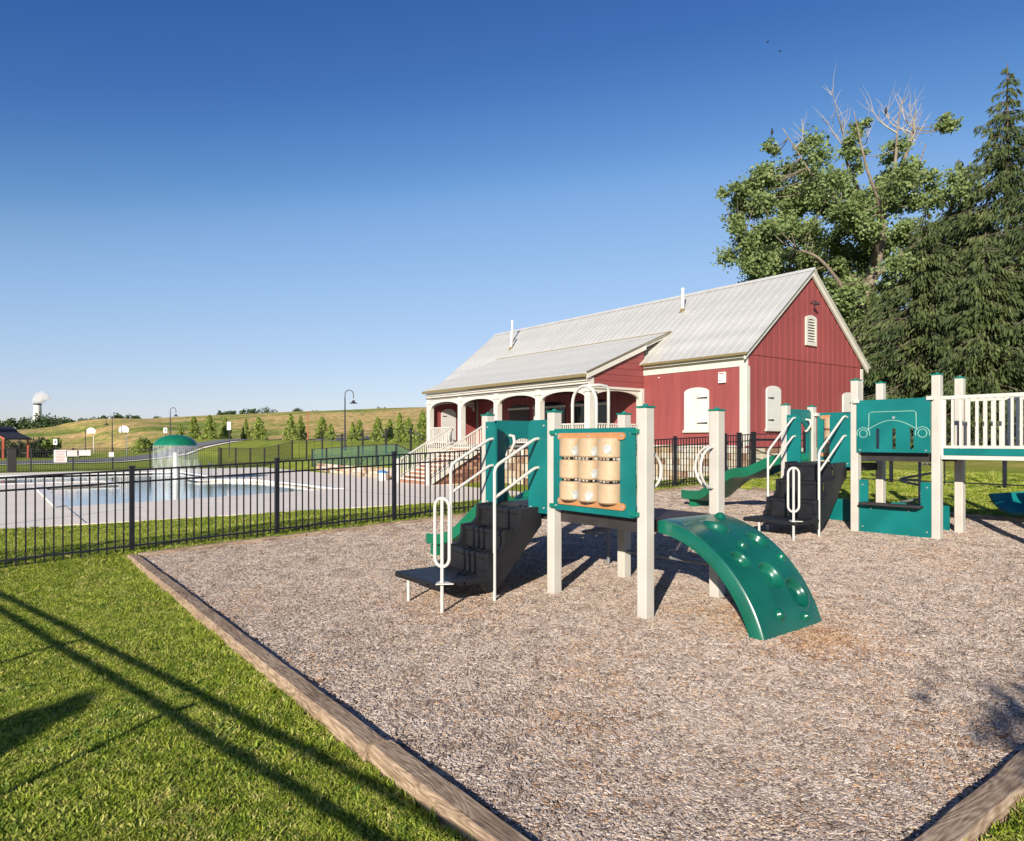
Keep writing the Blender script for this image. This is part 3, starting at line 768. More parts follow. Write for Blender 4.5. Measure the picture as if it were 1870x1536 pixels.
# ------------------------------------------------------------------ stone retaining wall
rw = thing('retaining_wall', (17.4, 40, ZD), 'low pale stone retaining wall curving along the pool deck below the mesh fence', 'wall')
def rw_x(t): return 17.35 + .012 * (t - 34) ** 2 / 3
core = MB()
tt = [34 + .5 * i for i in range(25)]
for a, b in zip(tt[:-1], tt[1:]):
    xa = rw_x((a + b) / 2); core.box(xa + .06, xa + .4, a, b, ZD - .2, ZD + .58 - .02 * (a - 34))
core.build('wall_core', M_MORTAR, rw)
for row in range(3):
    t = 34.0 + row * .21
    while t < 45.6:
        l = rng.uniform(.4, .75); x = rw_x(t + l / 2)
        MB().box(x - .02 + rng.uniform(-.02, .02), x + .2, t + .01, t + l - .015, ZD - .02 + row * .19, ZD + .165 + row * .19).build('stone', M_STONE, rw, bevel=.02)
        t += l

# ------------------------------------------------------------------ red pool house
S0, S1, T0, T1 = 22.78, 31.42, 15.72, 37.9            # wall faces
EZ, RZ, RS = 4.86, 8.575, 27.1                          # eave z at s=22.55, ridge
SL = (RZ - EZ) / (RS - 22.55)
FL = 1.35                                               # floor / bottom of siding
def roof_z(s): return EZ + SL * ((RS - 22.55) - abs(s - RS))
house = thing('pool_house', (27.1, 26.8, 0), 'red board pool house with metal gable roof and arched white porch', 'building')
# wall core
core = MB()
gab = [(S0 + .05, -.9), (S1 - .05, -.9), (S1 - .05, roof_z(S1) - .15), (RS, RZ - .2), (S0 + .05, roof_z(S0) - .15)]
core.prism(gab, lambda u, v, w: (u, w, v), T0 + .06, T1 - .05)
core.build('wall', M_MORTAR, house)
# gable boards (board and batten), lower and upper course
BW = .416
nb = 21; bw = (S1 - S0 - .3) / nb
fy = lambda u, v, w: (u, T0 + w, v)
def clip_top(a, b, zmax_fn, z0, cap):
    za, zb = min(cap, zmax_fn(a)), min(cap, zmax_fn(b))
    poly = [(a, z0), (b, z0), (b, max(z0 + .01, zb))]
    if a < RS < b and cap > 5.5: poly.append((RS, zmax_fn(RS)))
    poly.append((a, max(z0 + .01, za))); return poly
rz = lambda s: roof_z(s) - .17
for i in range(nb):
    a = S0 + .15 + i * bw; b = a + bw
    for z0, cap in ((FL, 4.80), (4.84, 99)):
        if z0 > FL and max(rz(a), rz(b)) < z0 + .05: continue
        mb = MB().prism(clip_top(a + .004, b - .004, rz, z0, cap), fy, .0, .05)
        c = a + .02                                      # the batten on this board's edge
        mb.prism(clip_top(c - .022, c + .022, rz, z0, cap), fy, -.022, .0)
        mb.build('board', M_RED, house)
MB().box(S0 + .15, S1 - .15, T0 - .03, T0 + .02, 4.798, 4.842).build('joint_flashing', M_RED, house)
# front wall boards before the porch and inside it
fx = lambda u, v, w: (S0 + w, u, v)
t = T0 + .32
while t < 33.6:
    w_ = min(.40, 33.7 - t)
    mb = MB().prism([(t + .004, FL), (t + w_ - .004, FL), (t + w_ - .004, 4.35), (t + .004, 4.35)], fx, .0, .05)
    mb.prism([(t - .005, FL), (t + .035, FL), (t + .035, 4.35), (t - .005, 4.35)], fx, -.014, 0)
    mb.build('board', M_RED, house); t += .40
# trim
def trim(*a, m=M_TRIM, name='trim_board', bev=.006): return MB().box(*a).build(name, m, house, bevel=bev)
trim(S0 - .03, S0 + .17, T0 - .03, T0 + .30, FL - .02, 4.36, name='corner_board')
trim(S1 - .17, S1 + .03, T0 - .03, T0 + .15, FL - .02, 4.75, name='corner_board')
trim(S0 - .035, S0 + .05, T0 - .035, 20.9, 4.36, 4.78, name='frieze_board')
MB().prism([(S0 - .22, 4.66), (S0 - .02, 4.70), (S0 - .02, 4.80), (S0 - .22, 4.80)], lambda u, v, w: (u, w, v), T0 - .1, 20.7).build('soffit', M_TRIM, house)
# rake boards
for sg, s_e in ((-1, 22.5), (1, 31.7)):
    za = roof_z(s_e) - .02
    poly = [(s_e, za - .22), (RS, RZ - .26), (RS, RZ - .03), (s_e, za)]
    MB().prism(poly, lambda u, v, w: (u, w, v), T0 - .14, T0 - .06).build('rake_board', M_TRIM, house)
    MB().prism([(u, v + .02) for u, v in poly], lambda u, v, w: (u, w, v), T1 + .02, T1 + .1).build('rake_board', M_TRIM, house)
# main roof: standing seam panels on the front slope
ca = math.atan(SL)
def slope_panel(t0, t1, s_lo, s_hi, zf, m, name, th=.035, seam=.02):
    mb = MB()
    mb.prism([(s_lo, zf(s_lo)), (s_hi, zf(s_hi)), (s_hi, zf(s_hi) + th), (s_lo, zf(s_lo) + th)], lambda u, v, w: (u, w, v), t0 + .003, t1 - .003)
    mb.prism([(s_lo, zf(s_lo) + th), (s_hi, zf(s_hi) + th), (s_hi, zf(s_hi) + th + seam), (s_lo, zf(s_lo) + th + seam)], lambda u, v, w: (u, w, v), t0 - .012, t0 + .014)
    return mb.build(name, m, house)
RT0, RT1 = 15.50, 38.05; npan = 55; pw = (RT1 - RT0) / npan
for i in range(npan):
    slope_panel(RT0 + i * pw, RT0 + (i + 1) * pw, 22.50, RS, lambda s: roof_z(s) - .02, M_ROOF, 'roof_panel')
MB().prism([(RS, RZ - .02), (31.72, roof_z(31.72) - .02), (31.72, roof_z(31.72) + .03), (RS, RZ + .03)], lambda u, v, w: (u, w, v), RT0, RT1).build('back_roof', M_ROOF, house)
MB().prism([(RS - .14, RZ - .07), (RS, RZ + .075), (RS + .14, RZ - .07), (RS, RZ + .035)], lambda u, v, w: (u, w, v), RT0 - .02, RT1 + .02).build('ridge_cap', M_ROOF, house)
MB().box(22.40, 22.50, RT0, 20.66, EZ - .12, EZ - .02).build('gutter', M_GUTTER, house, bevel=.02)
# porch roof
PS0, PS1, PT0, PT1 = 19.32, 24.39, 20.74, 33.9
PSL = (6.35 - 4.26) / (PS1 - PS0)
pz = lambda s: 4.26 + PSL * (s - PS0)
npan = 32; pw = (PT1 - PT0) / npan
for i in range(npan):
    slope_panel(PT0 + i * pw, PT0 + (i + 1) * pw, PS0, PS1, lambda s: pz(s) + .03, M_ROOF2, 'porch_roof_panel', .03, .012)
MB().prism([(PS0 + .02, pz(PS0 + .02) - .12), (PS1 - .1, pz(PS1 - .1) - .12), (PS1 - .1, pz(PS1 - .1) + .02), (PS0 + .02, pz(PS0) + .02)], lambda u, v, w: (u, w, v), PT0 + .05, PT1 - .05).build('porch_rafters', M_TRIM, house)
MB().prism([(PS0, pz(PS0) - .2), (PS1 - 1.6, pz(PS1 - 1.6) - .2), (PS1 - 1.6, pz(PS1 - 1.6) - .01), (PS0, pz(PS0) - .01)], lambda u, v, w: (u, w, v), PT0 - .03, PT0 + .045).build('porch_rake', M_TRIM, house)
MB().box(PS1 - .06, PS1 + .04, PT0 - .02, PT1, pz(PS1) + .02, pz(PS1) + .07).build('roof_flashing', M_GUTTER, house)
MB().prism([(PS0 - .02, pz(PS0) + .055), (PS1, pz(PS1) + .055), (PS1, pz(PS1) + .085), (PS0 - .02, pz(PS0) + .085)], lambda u, v, w: (u, w, v), PT0 - .06, PT0 + .03).build('roof_flashing', M_GUTTER, house)
MB().box(PS0 - .12, PS0 - .003, PT0, PT1, 4.12, 4.255).build('gutter', M_GUTTER, house, bevel=.03)
# porch end wall of clapboards
q0, q1 = 19.66, S0 - .02
zb = 3.78; k = 0
while True:
    za, zt = zb + k * .27, zb + (k + 1) * .27
    top = lambda s: pz(s) - .14
    if za > top(q1) - .05: break
    def cut(s): return min(zt, top(s))
    sA = q0 if top(q0) > za else q0 + (za - top(q0)) / PSL
    poly = [(sA, za), (q1, za), (q1, cut(q1))]
    if top(sA) < zt < top(q1): poly.append((q0 + (zt - top(q0)) / PSL, zt))
    poly.append((sA, max(za + .004, cut(sA))))
    n_ = len(poly)
    mb = MB(); vs = [(u, 20.86 - .02 + (v - za) / .27 * .018, v) for u, v in poly] + [(u, 20.92, v) for u, v in poly]
    mb.add(vs, [tuple(range(n_)), tuple(range(2 * n_ - 1, n_ - 1, -1))] + [(i, n_ + i, n_ + (i + 1) % n_, (i + 1) % n_) for i in range(n_)])
    mb.build('clapboard', M_REDH, house); k += 1
# porch columns, arches, beam
CT = [20.95, 24.15, 27.35, 30.55, 33.75]; CS = 19.66
MB().box(CS - .14, CS + .14, 20.82, 33.9, 3.80, 4.14).build('porch_beam', M_TRIM, house, bevel=.01)
MB().box(CS - .22, CS - .145, 20.78, 33.94, 3.98, 4.10).build('cornice', M_TRIM, house, bevel=.02)
for c in CT:
    col = MB().box(CS - .15, CS + .15, c - .15, c + .15, FL, 3.80).build('column', M_TRIM, house, bevel=.012)
    MB().box(CS - .2, CS + .2, c - .2, c + .2, 3.55, 3.64).build('capital', M_TRIM, col, bevel=.01)
    MB().box(CS - .19, CS + .19, c - .19, c + .19, FL, FL + .18).build('plinth', M_TRIM, col, bevel=.01)
def spandrel(a, b, fn, z0=3.22, rise=.42, ztop=3.80):
    n_ = 14; c = (a + b) / 2; h = (b - a) / 2
    arch = [(c - h * math.cos(math.pi * i / n_), z0 + rise * math.sin(math.pi * i / n_) ** .8) for i in range(n_ + 1)]
    mb = MB()
    for (u0, v0), (u1, v1) in zip(arch[:-1], arch[1:]):
        mb.prism([(u0, v0), (u1, v1), (u1, ztop), (u0, ztop)], fn, -.06, .06)
    return mb.build('arch_panel', M_TRIM, house)
for a, b in zip(CT[:-1], CT[1:]):
    spandrel(a + .15, b - .15, lambda u, v, w: (CS + w, u, v))
spandrel(CS + .15, S0 - .22, lambda u, v, w: (u, 20.95 + w, v))
spandrel(CS + .15, S0 - .22, lambda u, v, w: (u, 33.75 + w, v))
MB().box(S0 - .22, S0 - .02, 20.8, 21.1, FL, 3.80).build('column', M_TRIM, house, bevel=.012)
MB().box(CS - .12, S0, 20.82, 21.08, 3.70, 3.80).build('porch_beam', M_TRIM, house)
# far end wall of the porch with its door
MB().box(CS + .16, S0, 33.86, 33.98, FL, 4.1).build('porch_end_wall', M_RED, house)
def arched(c, w, z0, z1, rise, n_=10):
    return [(c - w / 2, z0), (c + w / 2, z0)] + [(c + w / 2 * math.cos(math.pi * i / n_), z1 - rise + rise * math.sin(math.pi * i / n_)) for i in range(n_ + 1)]
d = MB().prism(arched(20.9, .95, FL + .02, 3.35, .3), lambda u, v, w: (u, 33.86 - w, v), .0, .05).build('door', M_SHUT, house)
MB().box(20.5, 20.75, 33.79, 33.805, 2.9, 2.95).build('hinge', M_IRON, d)
MB().box(CS - .25, S0, 20.85, 33.95, FL - .14, FL).build('porch_floor', M_PORCHF, house)
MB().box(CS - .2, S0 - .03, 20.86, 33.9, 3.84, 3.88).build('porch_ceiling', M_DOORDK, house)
# doors and windows on the porch back wall
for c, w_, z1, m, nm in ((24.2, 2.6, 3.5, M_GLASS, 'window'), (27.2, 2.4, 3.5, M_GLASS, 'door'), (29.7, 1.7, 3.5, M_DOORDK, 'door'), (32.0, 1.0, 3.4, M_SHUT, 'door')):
    z0 = FL + (.02 if nm == 'door' else .9)
    o = MB().prism(arched(c, w_, z0, z1, .25), lambda u, v, w: (S0 - w, u, v), .016, .05).build(nm, m, house)
    MB().box(S0 - .08, S0 - .052, c - w_ / 2 - .1, c + w_ / 2 + .1, z1 - .3, z1 - .2).build('lintel', M_TRIM, o)
for i in range(5):
    MB().box(21.4 + .06 * i, 21.46 + .06 * i, 26.3 + .16 * i, 26.42 + .16 * i, FL, 3.3).build('folded_shutter', M_SHUT, house)
# porch railings
def railing(parent, p0, p1, z0, m=M_TRIM, sp=.13, hgt=.9):
    p0, p1 = Vector(p0), Vector(p1)
    MB().bar((*p0, z0 + hgt), (*p1, z0 + hgt), .09, .06).build('handrail', m, parent)
    MB().bar((*p0, z0 + .12), (*p1, z0 + .12), .06, .05).build('bottom_rail', m, parent)
    L_ = (p1 - p0).length; k_ = int(L_ / sp); src = None
    for i in range(1, k_):
        p = p0.lerp(p1, i / k_)
        if src is None: src = MB().box(p.x - .02, p.x + .02, p.y - .02, p.y + .02, z0 + .12, z0 + hgt).build('baluster', m, parent)
        else: share('baluster', src, parent, (p.x, p.y, z0 + .12 + (hgt - .12) / 2))
for a, b in ((21.1, 24.0), (24.3, 27.2), (27.5, 28.3), (31.3, 33.6)):
    railing(house, (CS, a), (CS, b), FL)
railing(house, (CS + .15, 20.95), (S0 - .25, 20.95), FL)
# foundations: stones set on the core
def stones(fn, L_, z0, z1, rows):
    zz = z0
    for r_ in range(rows):
        h_ = (z1 - z0) / rows; u = -rng.uniform(0, .2)
        while u < L_:
            l = rng.uniform(.26, .5); a, b = max(0, u) + .008, min(L_, u + l) - .008
            if b - a > .06:
                MB().prism([(a, zz + .008), (b, zz + .008 + rng.uniform(-.01, .01)), (b, zz + h_ - .008), (a, zz + h_ - .01 + rng.uniform(-.01, .01))], fn, -.015 - rng.uniform(0, .03), .06).build('stone', M_STONE, house, bevel=.012)
            u += l
        zz += h_
stones(lambda u, v, w: (S0 + u, T0 + .02 + w, v), S1 - S0, -.15, FL - .03, 6)
stones(lambda u, v, w: (S0 + .02 + w, T0 + u, v), 5.1, -.2, FL - .03, 6)
pier = MB().box(CS - .1, S0 + .1, 20.98, 33.8, -.8, FL - .16).build('porch_foundation', M_MORTAR, house)
stones(lambda u, v, w: (CS - .1 + u, 20.95 + w, v), S0 - CS + .05, -.5, FL - .18, 6)
stones(lambda u, v, w: (CS - .12 + w, 21.0 + u, v), 7.2, -.5, FL - .18, 5)
MB().box(S0 - .06, S0 + .04, T0 - .05, 20.9, FL - .05, FL + .02).build('water_table', M_TRIM, house)
MB().box(S0 - .06, S1 + .05, T0 - .06, T0 + .03, FL - .05, FL + .015).build('water_table', M_RED, house)
# shutters
def shutter(c, w_, z0, z1, face, hinges, mat_=M_SHUT, rise=.18):
    fn = (lambda u, v, w: (S0 - w, u, v)) if face == 'x' else (lambda u, v, w: (u, T0 - w, v))
    f = MB().prism(arched(c, w_, z0, z1, rise), fn, .02, .085).build('shutter', mat_, house, bevel=.008)
    MB().prism([(c - w_ / 2 - .05, z0 - .1), (c + w_ / 2 + .05, z0 - .1), (c + w_ / 2 + .05, z0), (c - w_ / 2 - .05, z0)], fn, .02, .12).build('sill', M_TRIM, f)
    for (u0, u1, v) in hinges:
        MB().prism([(u0, v - .02), (u1, v - .035), (u1, v + .035), (u0, v + .02)], fn, .086, .1).build('strap_hinge', M_IRON, f)
    return f
sh = shutter(18.0, 1.2, 1.98, 3.68, 'x', [(17.95, 17.45, 3.25), (17.95, 17.45, 2.25)])
MB().prism([(17.99, 2.0), (18.01, 2.0), (18.01, 3.64), (17.99, 3.64)], lambda u, v, w: (S0 - w, u, v), .086, .09).build('meeting_joint', M_MORTAR, sh)
shutter(24.43, .96, 2.02, 3.68, 'y', [(24.02, 24.4, 3.2), (24.02, 24.4, 2.35)])
shutter(30.1, .96, 2.02, 3.66, 'y', [(30.5, 30.15, 3.2), (30.5, 30.15, 2.35)])
# louvred gable vent
v0 = MB(); fr = arched(27.1, .8, 5.45, 6.7, .15); inn = arched(27.1, .56, 5.6, 6.55, .1)
v0.plate(fr, [inn], lambda u, v, w: (u, T0 - w, v), .02, .09); vent = v0.build('gable_vent', M_TRIM, house)
MB().prism(inn, lambda u, v, w: (u, T0 - w, v), .012, .024).build('vent_back', M_IRON, vent)
for i in range(8):
    z = 5.63 + i * .113
    MB().add([(26.83, T0 - .085, z), (27.37, T0 - .085, z), (27.37, T0 - .03, z + .07), (26.83, T0 - .03, z + .07), (26.83, T0 - .085, z + .018), (27.37, T0 - .085, z + .018), (27.37, T0 - .03, z + .088), (26.83, T0 - .03, z + .088)],
             [(0, 1, 2, 3), (7, 6, 5, 4), (0, 4, 5, 1), (2, 6, 7, 3), (1, 5, 6, 2), (3, 7, 4, 0)]).build('louvre', M_TRIM, vent)
lt = MB().tube([(27.15, T0, 7.22), (27.15, T0 - .14, 7.30), (27.12, T0 - .28, 7.22)], .02, 8).build('wall_light', M_IRON, house)
MB().lathe([(.0, .08), (.07, .06), (.12, -.04)], (27.1, T0 - .3, 7.14), 12).build('light_shade', M_STEEL, lt)
# alarm box, spotlight dot
al = MB().box(S0 - .12, S0 - .01, 16.62, 16.92, 3.78, 4.2).build('alarm_box', M_SIGN, house, bevel=.012)
MB().box(S0 - .126, S0 - .12, 16.65, 16.89, 4.12, 4.17).build('alarm_strip', M_SIGNTXT, al)
MB().box(S0 - .126, S0 - .12, 16.8, 16.87, 3.84, 3.9).build('alarm_strip', M_SIGNTXT, al)
MB().cyl((S0 - .03, 20.0, 4.22), (S0 + .01, 20.0, 4.22), .025).build('wall_sensor', M_SIGN, house)
# roof pipes
for s_, t_, h_, r_ in ((25.3, 33.8, .95, .07), (25.9, 34.5, 1.25, .06), (25.9, 21.3, .95, .075)):
    z = roof_z(s_); p = MB().cyl((s_, t_, z - .1), (s_, t_, z + h_), r_, 12).build('vent_pipe', M_SHUT, house, smooth='auto')
    MB().cyl((s_, t_, z + h_), (s_, t_, z + h_ + .1), r_ * (1.6 if h_ > 1 else 1.1), 12).build('pipe_cap', M_SHUT, p)
    MB().lathe([(r_ * 2.6, -.12), (r_ * 1.1, .1)], (s_, t_, z), 12).build('pipe_boot', M_GUTTER, p)

# ------------------------------------------------------------------ stairs to the porch
st = thing('porch_stairs', (18, 29.8, ZD), 'wide brick stairs with white balustrades leading from pool deck to porch', 'stairs')
NS = 10; run = .30; rise = (FL - ZD) / (NS + 1)
for i in range(NS):
    x1 = CS - .26 - i * run; z = FL - (i + 1) * rise
    stp = MB().box(x1 - run, x1 - .002, 28.46, 31.14, ZD - .1, z).build('step', M_BRICK, st)
    MB().box(x1 - run - .03, x1 - .004, 28.44, 31.16, z + .001, z + .045).build('tread', M_CONC, stp)
for tt_ in (28.34, 31.26):
    a = Vector((CS - .2, tt_, FL)); b = Vector((CS - .26 - NS * run, tt_, ZD))
    MB().bar(a + Vector((0, 0, -.1)), b + Vector((0, 0, -.1 + rise)), .08, .26).build('stringer', M_TRIM, st)
    MB().bar(a + Vector((0, 0, .92)), b + Vector((0, 0, .92 + rise)), .09, .06).build('handrail', M_TRIM, st)
    MB().bar(a + Vector((0, 0, .12)), b + Vector((0, 0, .12 + rise)), .06, .05).build('bottom_rail', M_TRIM, st)
    for i in range(1, 24):
        p = a.lerp(b + Vector((0, 0, rise)), i / 24)
        if i == 1: bs = MB().box(p.x - .02, p.x + .02, p.y - .02, p.y + .02, p.z + .12, p.z + .92).build('baluster', M_TRIM, st)
        else: share('baluster', bs, st, (p.x, p.y, p.z + .52))
    np_ = MB().box(b.x - .09, b.x + .09, b.y - .09, b.y + .09, ZD - .05, ZD + 1.12).build('newel_post', M_TRIM, st, bevel=.008)
    MB().box(b.x - .12, b.x + .12, b.y - .12, b.y + .12, ZD + 1.121, ZD + 1.17).build('newel_cap', M_TRIM, np_, bevel=.01)
    # brick cheek wall below the stringer
    for r_ in range(9):
        z = ZD - .02 + r_ * .17; x_end = CS - .26 - NS * run + (z - ZD + .25) / rise * run
        x = CS - .2
        while x - .3 > x_end:
            MB().box(x - .29, x - .01, tt_ - .05, tt_ + .05, z, z + .155).build('brick', M_BRICK, st); x -= .3

# metal hand rails of the side steps at the house corner
sr = thing('stair_handrail', (23.4, 15.3, .1), 'black metal handrail sloping down at the corner of the red house', 'handrail')
MB().tube([(22.2, 15.2, 1.6), (23.3, 14.6, 1.6), (25.0, 14.2, .75), (25.3, 14.2, .72)], .03, 8).build('rail', M_FENCE, sr)
MB().tube([(22.2, 15.2, 1.3), (23.3, 14.6, 1.3), (25.0, 14.2, .45)], .025, 8).build('rail', M_FENCE, sr)
for x, y, z in ((22.2, 15.2, 1.6), (23.3, 14.6, 1.6), (25.0, 14.2, .75)):
    MB().cyl((x, y, gz(x, y) - .05), (x, y, z), .025, 8).build('baluster', M_FENCE, sr)

# ------------------------------------------------------------------ play structures
def ps_post(root, x, y, ztop, zg=None, w=.105):
    zg = float(z_play(x)) if zg is None else zg
    p = MB().box(x - w / 2, x + w / 2, y - w / 2, y + w / 2, zg - .15, ztop).build('post', M_POST, root, bevel=.008)
    cp = MB().box(x - w / 2 - .006, x + w / 2 + .006, y - w / 2 - .006, y + w / 2 + .006, ztop, ztop + .016)
    cp.lathe([(.0, .036), (.02, .034), (.027, .016)], (x, y, ztop), 10)
    cp.build('cap', M_CAP, p)
    return p

def rounded(u0, u1, v0, v1, r=(0, 0, 0, 0), n=5):
    """corner radii: bottom-left, bottom-right, top-right, top-left"""
    out = []
    for (cx, cy, a0), rr in zip(((u0, v0, 180), (u1, v0, 270), (u1, v1, 0), (u0, v1, 90)), r):
        if rr <= 0: out.append((cx, cy)); continue
        ox = cx + (rr if cx == u0 else -rr); oy = cy + (rr if cy == v0 else -rr)
        for i in range(n + 1):
            a = math.radians(a0 + 90 * i / n); out.append((ox + rr * math.cos(a), oy + rr * math.sin(a)))
    return out

def bolts(parent, fn, pts, d):
    for u, v in pts:
        a, b = Vector(fn(u, v, d)), Vector(fn(u, v, d + (.008 if d > 0 else -.008)))
        MB().cyl(a, b, .011, 8).build('bolt', M_BOLT, parent)

def tictac(root, fn, u0, u1, v0, v1, out):
    """green frame holding three columns of turning cylinders; out = sign of the outward side"""
    W_ = u1 - u0; H_ = v1 - v0; a0, a1 = u0 + .16 * W_, u1 - .12 * W_; b0, b1 = v0 + .12 * H_, v1 - .10 * H_
    p = MB().plate(rounded(u0, u1, v0, v1, (.02,) * 4, 2), [rounded(a0, a1, b0, b1, (.02,) * 4, 2)], fn, -.012, .012).build('panel', M_TEAL, root)
    for vv in (b1 + .004, b0 - .004):
        q = MB().prism(rounded(a0 - .07, a1 + .05, vv - .032, vv + .032, (.03,) * 4, 4), fn, out * .013, out * .028).build('cross_bar', M_TAN, p)
        bolts(q, fn, [(a0 - .04, vv), (a1 + .02, vv), ((a0 + a1) / 2, vv)], out * .028)
    cw = (a1 - a0) / 3; chh = (b1 - b0) / 3
    for c in range(3):
        MB().cyl(fn(a0 + cw * (c + .5), b0 - .01, 0), fn(a0 + cw * (c + .5), b1 + .01, 0), .012, 8).build('spindle', M_DARK, p)
        for r in range(3):
            uc = a0 + cw * (c + .5); z0 = b0 + r * chh + .014; z1 = z0 + chh - .026; R = cw * .46
            n_ = 20; mb = MB(); prof = [(R * .9, z0), (R, z0 + .012), (R, z1 - .012), (R * .9, z1)]
            vs = []
            for rr, z in prof:
                for k in range(n_): an = 2 * math.pi * k / n_; vs.append(fn(uc + rr * math.cos(an), z, rr * math.sin(an)))
            fs = [(i * n_ + k, i * n_ + (k + 1) % n_, (i + 1) * n_ + (k + 1) % n_, (i + 1) * n_ + k) for i in range(3) for k in range(n_)]
            fs += [tuple(range(n_)), tuple(range(4 * n_ - 1, 3 * n_ - 1, -1))]
            cyl = mb.add(vs, fs).build('game_cylinder', M_CAN, p, smooth='auto')
            if (r, c) in ((2, 0), (2, 1), (2, 2), (1, 1), (0, 2), (0, 1)):     # worn round print on the curved face
                ph0 = out * math.pi / 2 + out * (1.15 if c != 0 else .55) * (1 if (r, c) != (0, 1) else .6)
                ring = MB(); zc = (z0 + z1) / 2 - .03 + .02 * (c == 0)
                vv = []; n2 = 14
                for ro in (.036, .018, .0005):
                    for k in range(n2):
                        an = 2 * math.pi * k / n2; du = ro * math.cos(an) * (1 + .08 * math.sin(3 * an + r)); dv = ro * 1.25 * math.sin(an) * (1 + .06 * math.cos(2 * an + c))
                        ph = ph0 + du / R; vv.append(fn(uc + (R + .003) * math.cos(ph), zc + dv, (R + .003) * math.sin(ph)))
                ring.add(vv, [(i * n2 + k, i * n2 + (k + 1) % n2, (i + 1) * n2 + (k + 1) % n2, (i + 1) * n2 + k) for i in range(2) for k in range(n2)])
                ring.build('round_mark', M_MARK, cyl, recalc=False, smooth=True)
    bolts(p, fn, [(u0 + .04, v0 + .04), (u1 - .04, v0 + .04), (u0 + .04, v1 - .05), (u1 - .04, v1 - .05)], out * .012)
    return p

def deck(root, x0, x1, y0, y1, z):
    d = MB().box(x0, x1, y0, y1, z - .025, z).build('deck', M_DECK, root)
    for a in ((x0, x1, y0 - .012, y0 + .02), (x0, x1, y1 - .02, y1 + .012), (x0 - .012, x0 + .02, y0, y1), (x1 - .02, x1 + .012, y0, y1)):
        MB().box(a[0], a[1], a[2], a[3], z - .11, z - .004).build('deck_rim', M_DECK, d)
    k = 4
    for i in range(1, k): MB().box(x0 + .02, x1 - .02, y0 + (y1 - y0) * i / k - .02, y0 + (y1 - y0) * i / k + .02, z - .08, z - .026).build('deck_beam', M_DECK, d)
    return d

def stairs_unit(root, xd, zd, y0, y1, xl0, xl1, zl, zg, ns=3):
    """moulded black steps descending in -x from the deck edge to a landing"""
    stp = thing_part = MB()
    pl = MB().box(xl0, xl1, y0, y1, zl - .055, zl).build('landing', M_DARK, root, bevel=.012)
    for q in ((xl0 + .02, y1 - .25),):
        MB().cyl((q[0], q[1], zg - .08), (q[0], q[1], zl - .05), .017, 10).build('leg', M_WTUBE, root, smooth='auto')
    bolts(pl, lambda u, v, w: (u, y0 - w, v), [(xl0 + .1, zl - .03), (xl0 + .3, zl - .03)], 0.0)
    bolts(pl, lambda u, v, w: (xl0 - w, u, v), [(y0 + .15, zl - .03), (y1 - .15, zl - .03)], 0.0)
    run_ = (xd - xl1) / ns; rise_ = (zd - zl) / (ns)
    fl = MB()
    for i in range(ns):
        x = xl1 + i * run_; z = zl + (i + 1) * rise_
        s_ = MB().box(x - .03, x + run_ + .01, y0 + .06, y1 - .06, z - .05, z - (.001 if i < ns - 1 else .006)).build('step', M_DARK, root, bevel=.01)
        MB().box(x - .018, x - .004, y0 + .08, y1 - .08, z - rise_ - .03, z - .05).build('riser', M_DARK, s_)
        for kx in range(5):
            yy = y0 + .14 + kx * (y1 - y0 - .28) / 4
            MB().box(x + .0, x + run_ - .02, yy - .012, yy + .012, z, z + .006).build('tread_rib', M_DARK, s_)
    # sides of the moulded stair: stepped upper edge, slanted lower edge
    poly = [(xl1 - .12, zl - .06), (xl1 - .12, zl + .05)]
    for i in range(ns):
        x = xl1 + i * run_; z = zl + (i + 1) * rise_
        poly += [(x - .045, z - rise_ * .8 + .03), (x - .035, z + .012), (x + run_ * .55, z + .018)]
    poly += [(xd + .02, zd + .02), (xd + .02, zd - .16), (xl1 + run_ * 1.1, zl + .02), (xl1 + .06, zl - .14), (xl1 - .05, zl - .14)]
    for yy in (y0 + .005, y1 - .055):
        sd = MB().plate(poly, [], lambda u, v, w: (u, yy + w, v), 0, .05).build('stringer', M_DARK, root)
    bolts(sd, lambda u, v, w: (xd - .05 - w, u, v), [], 0)
    for u in (.12, .3, .48, .66):
        MB().cyl((xd - .03, y0 + u * (y1 - y0) + .05, zd - .06), (xd - .042, y0 + u * (y1 - y0) + .05, zd - .06), .012, 8).build('bolt', M_BOLT, root)

def hand_rails(root, y, xb, zg, zbend, xt, zt1, zt2, zlow):
    def bend(p, a, b, r=.05):
        p, a, b = Vector(p), Vector(a), Vector(b); return [p + (a - p).normalized() * r, p + ((a - p).normalized() + (b - p).normalized()) * r * .3, p + (b - p).normalized() * r]
    pts = [Vector((xb, y, zg - .1))] + bend((xb, y, zbend), (xb, y, zg), (xt, y, zt1)) + bend((xt - .06, y, zt1 - .03), (xb, y, zbend), (xt + .1, y, zt1 - .03), .03) + [Vector((xt + .02, y, zt1 - .03))]
    o = MB().tube(pts, .0165, 10).build('hand_rail', M_WTUBE, root, smooth='auto')
    pts = [Vector((xb, y, zlow))] + bend((xt - .06, y, zt2 - .02), (xb, y, zlow), (xt + .1, y, zt2 - .02), .03) + [Vector((xt + .02, y, zt2 - .02))]
    MB().tube(pts, .0155, 10).build('lower_rail', M_WTUBE, o, smooth='auto')

